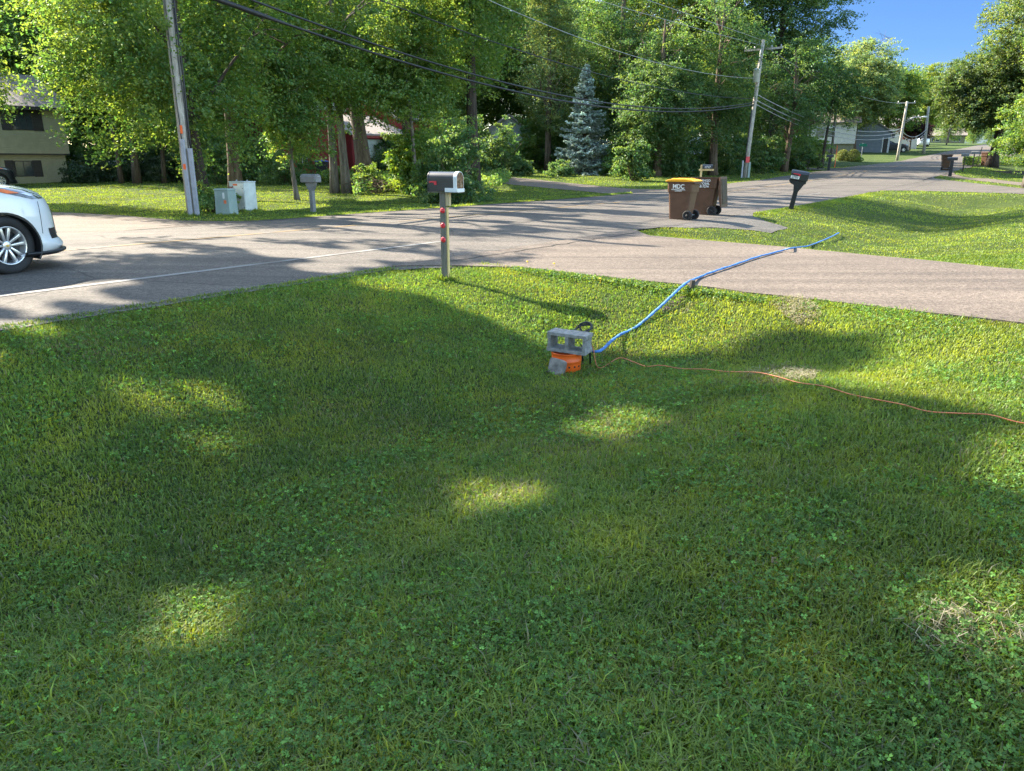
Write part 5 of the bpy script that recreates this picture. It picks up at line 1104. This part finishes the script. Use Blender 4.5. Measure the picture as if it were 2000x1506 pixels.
# ------------------------------------------------------------------ the white car driving out of the left edge
XN = ([.2, .25, .30, .36, .42, .5, .6, .75, .86, .95, 1.02, 1.08, 1.12, 1.16, 1.2, 1.24, 1.28, 1.31, 1.4, 1.5, 1.6, 1.7, 1.76, 1.8], [.78, .86, .93, .92, .865, .845, .84, .83, .81, .77, .7, .58, .44, .22, -.08, -.45, -.82, -1.05, -1.22, -1.42, -1.64, -1.9, -2.1, -2.5])
XR = ([.2, .4, .6, 1.0, 1.31, 1.65, 1.76, 1.8], [-3.8, -3.95, -4.0, -3.98, -3.9, -3.65, -3.45, -3.1])
HW = ([.2, .4, .7, .98, 1.12, 1.23, 1.31, 1.55, 1.75, 1.8], [.9, .945, .955, .945, .925, .89, .85, .75, .66, .55]); YC = .955
EX = 2.7
def slice_(z, n=15, grow=0.):
    xn, xr, hw = np.interp(z, *XN) + grow, np.interp(z, *XR) - grow, np.interp(z, *HW) + grow; pts = []
    xs, xe = xn - .8, xr + .7
    for k in range(n + 1): a = PI / 2 * k / n; pts.append((xs + (xn - xs) * math.cos(a) ** (2 / EX), -hw * math.sin(a) ** (2 / EX)))
    for k in range(1, 12): pts.append((xs + (xe - xs) * k / 12, -hw))
    for k in range(n + 1): a = PI / 2 * (1 - k / n); pts.append((xe + (xr - xe) * math.cos(a) ** (2 / EX), -hw * math.sin(a) ** (2 / EX)))
    return pts + [(x_, -y_) for x_, y_ in pts[-2:0:-1]]
def loft(bm, zs, grow=0., cap=True):
    rings = [[bm.verts.new((x_, y_ + YC, z)) for x_, y_ in slice_(z, grow=grow)] for z in zs]; n = len(rings[0])
    for A, B in zip(rings, rings[1:]):
        for k in range(n): bm.faces.new((A[k], A[(k + 1) % n], B[(k + 1) % n], B[k]))
    if cap: bm.faces.new(rings[0][::-1]); bm.faces.new(rings[-1])
    return rings
def body_pt(x, z, off=.004):
    xn, hw = np.interp(z, *XN), np.interp(z, *HW); xs = xn - .8; a = min(1, max(0, (x - xs) / .8)); y = hw * (1 - a ** EX) ** (1 / EX); return (x + off * a, YC - y - off, z)
def front_pt(c, z, off=.004):
    xn, hw = np.interp(z, *XN), np.interp(z, *HW); return (xn - .8 + .8 * (1 - min(1, abs(c)) ** EX) ** (1 / EX) + off, YC - c * hw * 1.0, z)
def patch(bm, rows):
    g = [[bm.verts.new(p) for p in r] for r in rows]
    for A, B in zip(g, g[1:]):
        for k in range(len(A) - 1): bm.faces.new((A[k], A[k + 1], B[k + 1], B[k]))
q = hit(26, 537); CARP = Vector(q)
car = thing('white_car', 'white sport utility car driving in from the left edge of the picture', 'car', CARP, RZ_ROAD)
bm = nb(); loft(bm, list(np.linspace(.24, .5, 8)) + list(np.linspace(.54, .9, 8)) + list(np.linspace(.92, 1.31, 24)) + [1.36, 1.45, 1.55, 1.65, 1.71, 1.75, 1.78, 1.8])
body = obj('car_body', bm, M['car_paint'], car, True)
cut = nb()
for x_ in (0, -2.9):
    for y0, y1 in ((-.3, .36), (1.55, 2.3)): b2 = nb(); prism(cut, [(x_ + .435 * math.cos(a), .37 + .435 * math.sin(a)) for a in np.linspace(0, 2 * PI, 41)[:-1]], y0, y1, 'y'); b2.free()
cutter = obj('cutter', cut, M['black'])
bo = body.modifiers.new('b', 'BOOLEAN'); bo.object = cutter; bo.operation = 'DIFFERENCE'; bo.solver = 'EXACT'; cutter.parent = car
bpy.context.view_layer.update(); dg = bpy.context.evaluated_depsgraph_get(); me = bpy.data.meshes.new_from_object(body.evaluated_get(dg)); body.modifiers.clear(); body.data = me
bpy.data.objects.remove(cutter)
try: me.set_sharp_from_angle(angle=math.radians(32))
except Exception: pass
for x_ in (0, -2.9):
    for y0, y1 in ((.03, .37), (1.54, 1.88)):
        bm = nb(); prism(bm, [(x_ + .43 * math.cos(a), .37 + .43 * math.sin(a)) for a in np.linspace(-.5, PI + .5, 30)] + [(x_ + .41 * math.cos(a), .37 + .41 * math.sin(a)) for a in np.linspace(PI + .5, -.5, 30)], y0, y1, 'y'); obj('wheel_well', bm, M['black'], car)
bm = nb(); loft(bm, [1.335, 1.4, 1.5, 1.6, 1.69, 1.73], .004, False); obj('window_band', bm, M['glass_dark'], car, True)
bm = nb(); zz = [.185, .2, .235, .26]; g_ = []
for z in zz: g_.append([front_pt(c, max(z, .21), .0) for c in np.linspace(1, -1, 40)])
bm2 = nb()
prof = [(0, .265), (.025, .262), (.02, .235), (-.05, .205), (-.12, .2), (-.12, .265)]
cs = list(np.sin(np.linspace(PI / 2, -PI / 2, 44)) * .999); ring = []
for c in cs:
    p = Vector(front_pt(c, .3, 0)); nrm = Vector((p.x - (np.interp(.3, *XN) - .8), (p.y - YC) * .5, 0)).normalized(); ring.append([bm2.verts.new((p.x + nrm.x * a, p.y + nrm.y * a, z)) for a, z in prof])
for A, B in zip(ring, ring[1:]):
    for k in range(6): bm2.faces.new((A[k], A[(k + 1) % 6], B[(k + 1) % 6], B[k]))
bm.free(); obj('front_lip', bm2, M['black'], car, True)
bm = nb(); tube(bm, [body_pt(x_, z_, .001) for x_, z_ in zip(np.linspace(-.95, .3, 20), np.linspace(1.215, 1.125, 20))], .005, 6); obj('hood_gap', bm, M['black'], car)
bm = nb(); patch(bm, [[front_pt(c, z, .006) for c in np.linspace(-.6, .6, 20)] for z in np.linspace(.46, .8, 8)]); obj('grille', bm, M['black'], car, True)
for sgn, nm_ in ((1, 'r'), (-1, 'l')):
    bm = nb(); patch(bm, [[front_pt(sgn * c, z, .006) for c in np.linspace(.7, .86, 8)] for z in np.linspace(.42, .56, 5)]); obj('fog_lamp', bm, M['black'], car, True)
    bm = nb(); tube(bm, [body_pt(.475 + .02 * u, .5 + .42 * u, .001) if sgn == 1 else (lambda p: (p[0], 2 * YC - p[1], p[2]))(body_pt(.475 + .02 * u, .5 + .42 * u, .001)) for u in np.linspace(0, 1, 8)], .004, 5); obj('panel_gap', bm, M['black'], car)
    bm = nb(); rows = []
    for z in np.linspace(.955, 1.115, 9):
        u = (z - .955) / .16; x0 = .42 - .62 * u; xn = np.interp(z, *XN); a0 = min(.985, max(.0, (x0 - (xn - .8)) / .8)); c0 = (1 - a0 ** EX) ** (1 / EX); c1 = .72 + .12 * u
        th0, th1 = math.asin(min(1, c0)), math.asin(c1); rows.append([front_pt(sgn * math.sin(th0 + (th1 - th0) * k / 14), z, .005) if True else 0 for k in range(15)])
    if sgn == 1: rows = [[(p[0], p[1] - .006, p[2]) for p in r] for r in rows]
    else: rows = [[(p[0], p[1] + .006, p[2]) for p in r] for r in rows]
    patch(bm, rows); hl = obj('headlight', bm, M['lamp_glass'], car, True)
    bm = nb(); patch(bm, [[(p[0] + .003, p[1] - .006 * sgn, p[2] + .002) for p in r[0:6]] for r in rows[4:8]]); obj('turn_signal', bm, M['amber'], hl, True)
    bm = nb(); patch(bm, [[(p[0] + .003, p[1] - .004 * sgn, p[2]) for p in r[5:9]] for r in rows[2:5]]); patch(bm, [[(p[0] + .003, p[1] - .004 * sgn, p[2]) for p in r[10:13]] for r in rows[1:4]]); obj('projector', bm, M['alloy'], hl, True)
def wheel(x_, y_, flip):
    w = thing('wheel_tmp', None, None); bpy.data.objects.remove(w)
    bm = nb(); lathe(bm, [(.235, -.1), (.33, -.115), (.36, -.105), (.376, -.075), (.376, .075), (.36, .105), (.33, .115), (.25, .105), (.245, .05), (.235, -.1)], 56); w = obj('wheel', bm, M['rubber'], car, True); w.location = (x_, y_, .376); w.rotation_euler = (PI / 2 if flip else -PI / 2, 0, .3 if flip else 0)
    bm = nb(); lathe(bm, [(.252, .1), (.246, .108), (.232, .104), (.225, .06), (.22, -.09)], 56)
    lathe(bm, [(.0, .075), (.035, .075), (.06, .07), (.068, .05)], 24)
    for k in range(5):
        for da in (-.17, .17):
            R0 = Matrix.Rotation(k * 2 * PI / 5 + PI / 2, 4, 'Z'); a0, a1 = da * .9, da * 1.35
            p = [(.05, a0 * .5 - .0), (.235, a1)]; v = []
            for (r_, a), hw in zip(((.045, da * 2.2), (.236, da * 1.5)), (.012, .021)):
                c0, s0 = r_ * math.cos(a), r_ * math.sin(a)
                for dy, zz_ in ((-hw, .085 if r_ > .1 else .07), (hw, .085 if r_ > .1 else .07), (hw * 1.2, .04), (-hw * 1.2, .04)): v.append(bm.verts.new(R0 @ Vector((c0 - dy * math.sin(a), s0 + dy * math.cos(a), zz_))))
            for q_ in ((0, 1, 5, 4), (1, 2, 6, 5), (2, 3, 7, 6), (3, 0, 4, 7), (0, 3, 2, 1), (4, 5, 6, 7)): bm.faces.new([v[i] for i in q_])
    obj('rim', bm, M['alloy'], w, True, bevel=.003)
    bm = nb(); lathe(bm, [(0, .0), (.225, .0)], 40); obj('brake_disc', bm, M['black'], w)
    bm = nb(); prism(bm, [(-.028, -.008), (-.01, -.008), (-.008, -.016), (.008, -.016), (.01, -.008), (.028, -.008), (.024, .006), (.01, .006), (.008, .014), (-.008, .014), (-.01, .006), (-.024, .006)], .0755, .079, 'z'); obj('hub_emblem', bm, M['gold'], w)
for x_ in (0, -2.9): wheel(x_, .13, True); wheel(x_, 1.78, False)
for (px, Y, rz, mat, lab) in ((1764, 113, RZ_ROAD - 1.15, 'black', 'black car parked beside the grey garage'), (1812, 140, RZ_ROAD + .2, 'car_paint', 'white car parked far up the lawn by the distant pole'), (4, 44, RZ_ROAD - .2, 'black', 'dark car at the left edge parked before the tan house')):
    p = gp(px, Y); c2 = dup(car, p, rz, lab); c2.name = 'parked_car'
    if mat != 'car_paint':
        for ch in c2.children:
            if ch.name.startswith('car_body'): ch.data = ch.data.copy(); ch.data.materials[0] = M[mat]
    c2['group'] = 'cars parked in the distance'
# ------------------------------------------------------------------ small far things
q = gp(1630, 70); bm = nb(); tube(bm, [(0, 0, -.2), (.02, 0, 1.9)], .035, 8); tag(obj('marker_stake', bm, M['orange'], loc=q), 'thin orange marker stake on the lawn before the clipped shrubs', 'stake')
q = gp(1681, 87); t = thing('street_sign', 'small green street sign on a thin post beside the clipped shrubs', 'sign', q, -.35)
bm = nb(); tube(bm, [(0, 0, -.2), (0, 0, 2.0)], .035, 8); obj('post', bm, M['steel'], t); bm = nb(); box(bm, (-.35, -.02, 1.62), (.42, .02, 1.92)); obj('sign_panel', bm, M['green_sign'], t, loc=(0, -.06, 0))
q = gp(1573, 66); t = thing('rail_fence', 'short dark wooden rail fence left of the drooping tree', 'fence', q, -.25)
for x_ in (-.9, .2, 1.0): bm = nb(); box(bm, (x_ - .08, -.08, -.2), (x_ + .08, .08, 1.15 + .1 * x_)); obj('post', bm, M['wood_dark'], t)
for z in (.35, .75): bm = nb(); box(bm, (-1.6, -.11, z - .06), (1.2, -.082, z + .06)); obj('rail', bm, M['wood_dark'], t)
q = gp(1985, 60); bm = nb(); box(bm, (-2.6, -.12, -.05), (2.4, .12, .26)); tag(obj('landscape_timber', bm, M['wood_dark'], loc=q, rot=(0, 0, -.1)), 'long brown landscape timber lying beneath the oak at the right edge', 'timber')
a, b_ = gp(120, 53), gp(372, 51); t = thing('wire_fence', 'low wire fence along the back of the left yard', 'fence', a, math.atan2(b_.y - a.y, b_.x - a.x)); Lf = (b_ - a).length; dz_ = b_.z - a.z
for k in range(6): bm = nb(); u = k / 5; tube(bm, [(u * Lf, 0, dz_ * u - .1), (u * Lf, 0, dz_ * u + 1.25)], .03, 6); obj('post', bm, M['steel'], t)
bm = nb(); tube(bm, [(0, 0, 1.22), (Lf, 0, dz_ + 1.22)], .022, 6); obj('top_rail', bm, M['steel'], t)
bm = nb()
for k in range(int(Lf / .12)):
    u = k * .12 / Lf
    for sgn in (-1, 1):
        x0, x1 = u * Lf, min(Lf, max(0, u * Lf + sgn * 1.1)); p0, p1 = Vector((x0, 0, dz_ * u + .08)), Vector((x1, 0, dz_ * u + 1.2)); d = Vector((.006, 0, 0)); bm.faces.new([bm.verts.new(p) for p in (p0 - d, p0 + d, p1 + d, p1 - d)])
obj('wire_mesh', bm, M['steel'], t)
# brush pile and tall iris leaves by the garage
q = gp(735, 36.5); t = thing('brush_pile', 'heap of dry brown branches in front of the white garage door', 'brush pile', q); r = random.Random(9); bm = nb()
for k in range(150):
    a = r.uniform(0, 6.28); c0 = Vector((r.gauss(0, .6), r.gauss(0, .35), r.uniform(.05, .75) * math.exp(-.5 * r.random()))); d = Vector((math.cos(a), math.sin(a), r.uniform(-.3, .5))) * r.uniform(.2, .6); tube(bm, [c0 - d, c0 + Vector((0, 0, r.uniform(-.05, .05))), c0 + d], [.012, .01, .004], 4, False)
obj('branch_heap', bm, M['bark_brown'], t)
# ------------------------------------------------------------------ light, sky, camera
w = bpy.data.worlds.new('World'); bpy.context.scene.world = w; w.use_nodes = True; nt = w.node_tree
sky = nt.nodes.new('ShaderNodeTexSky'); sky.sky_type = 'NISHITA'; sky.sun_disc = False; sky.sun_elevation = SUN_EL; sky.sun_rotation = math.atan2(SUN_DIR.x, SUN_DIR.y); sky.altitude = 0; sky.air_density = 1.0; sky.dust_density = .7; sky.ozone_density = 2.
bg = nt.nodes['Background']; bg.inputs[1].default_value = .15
# low sky dimmed to deep blue, brightness added higher up to lift the shade
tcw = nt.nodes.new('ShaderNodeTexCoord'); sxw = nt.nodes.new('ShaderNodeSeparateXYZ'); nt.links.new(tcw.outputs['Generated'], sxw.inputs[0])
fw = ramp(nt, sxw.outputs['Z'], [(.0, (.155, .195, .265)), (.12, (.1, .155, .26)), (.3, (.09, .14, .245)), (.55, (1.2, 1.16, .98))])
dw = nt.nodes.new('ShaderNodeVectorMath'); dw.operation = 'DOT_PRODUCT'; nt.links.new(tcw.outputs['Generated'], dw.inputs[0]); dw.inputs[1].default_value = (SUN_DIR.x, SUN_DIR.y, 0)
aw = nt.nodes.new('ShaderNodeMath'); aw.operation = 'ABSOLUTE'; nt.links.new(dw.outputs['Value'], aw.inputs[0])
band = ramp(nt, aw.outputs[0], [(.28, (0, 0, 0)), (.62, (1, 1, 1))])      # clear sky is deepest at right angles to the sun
fw2 = mix(nt, band.outputs[0], fw.outputs[0], (1.15, 1.1, .98))  # extra sky brightness towards and opposite the sun, added to light upright faces
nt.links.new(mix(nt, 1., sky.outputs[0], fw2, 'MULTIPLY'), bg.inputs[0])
sl_ = bpy.data.lights.new('sun', 'SUN'); sl_.energy = 5.0; sl_.angle = math.radians(.53); sl_.color = (1, .9, .74)
so = link(bpy.data.objects.new('sun', sl_)); so.rotation_euler = SUNV.to_track_quat('Z', 'Y').to_euler()
cam = bpy.data.cameras.new('camera'); co = link(bpy.data.objects.new('camera', cam)); co.location = (0, 0, CAMZ); co.rotation_euler = (PI / 2 - PITCH, 0, 0)
cam.sensor_fit = 'HORIZONTAL'; cam.sensor_width = 36; cam.lens = 36 * F / 2000; cam.clip_end = 2000; cam.clip_start = .05
sc = bpy.context.scene; sc.camera = co
sc.view_settings.view_transform = 'Standard'; sc.view_settings.look = 'None'; sc.view_settings.gamma = 1; sc.view_settings.exposure = 2.33
sc.cycles.max_bounces = 8; sc.cycles.diffuse_bounces = 5; sc.cycles.glossy_bounces = 2; sc.cycles.transmission_bounces = 4; sc.cycles.sample_clamp_indirect = 4
sc.cycles.use_denoising = True; sc.cycles.denoising_input_passes = 'RGB_ALBEDO_NORMAL'; sc.cycles.denoising_prefilter = 'NONE'; sc.cycles.denoising_quality = 'HIGH'; sc.cycles.use_adaptive_sampling = False
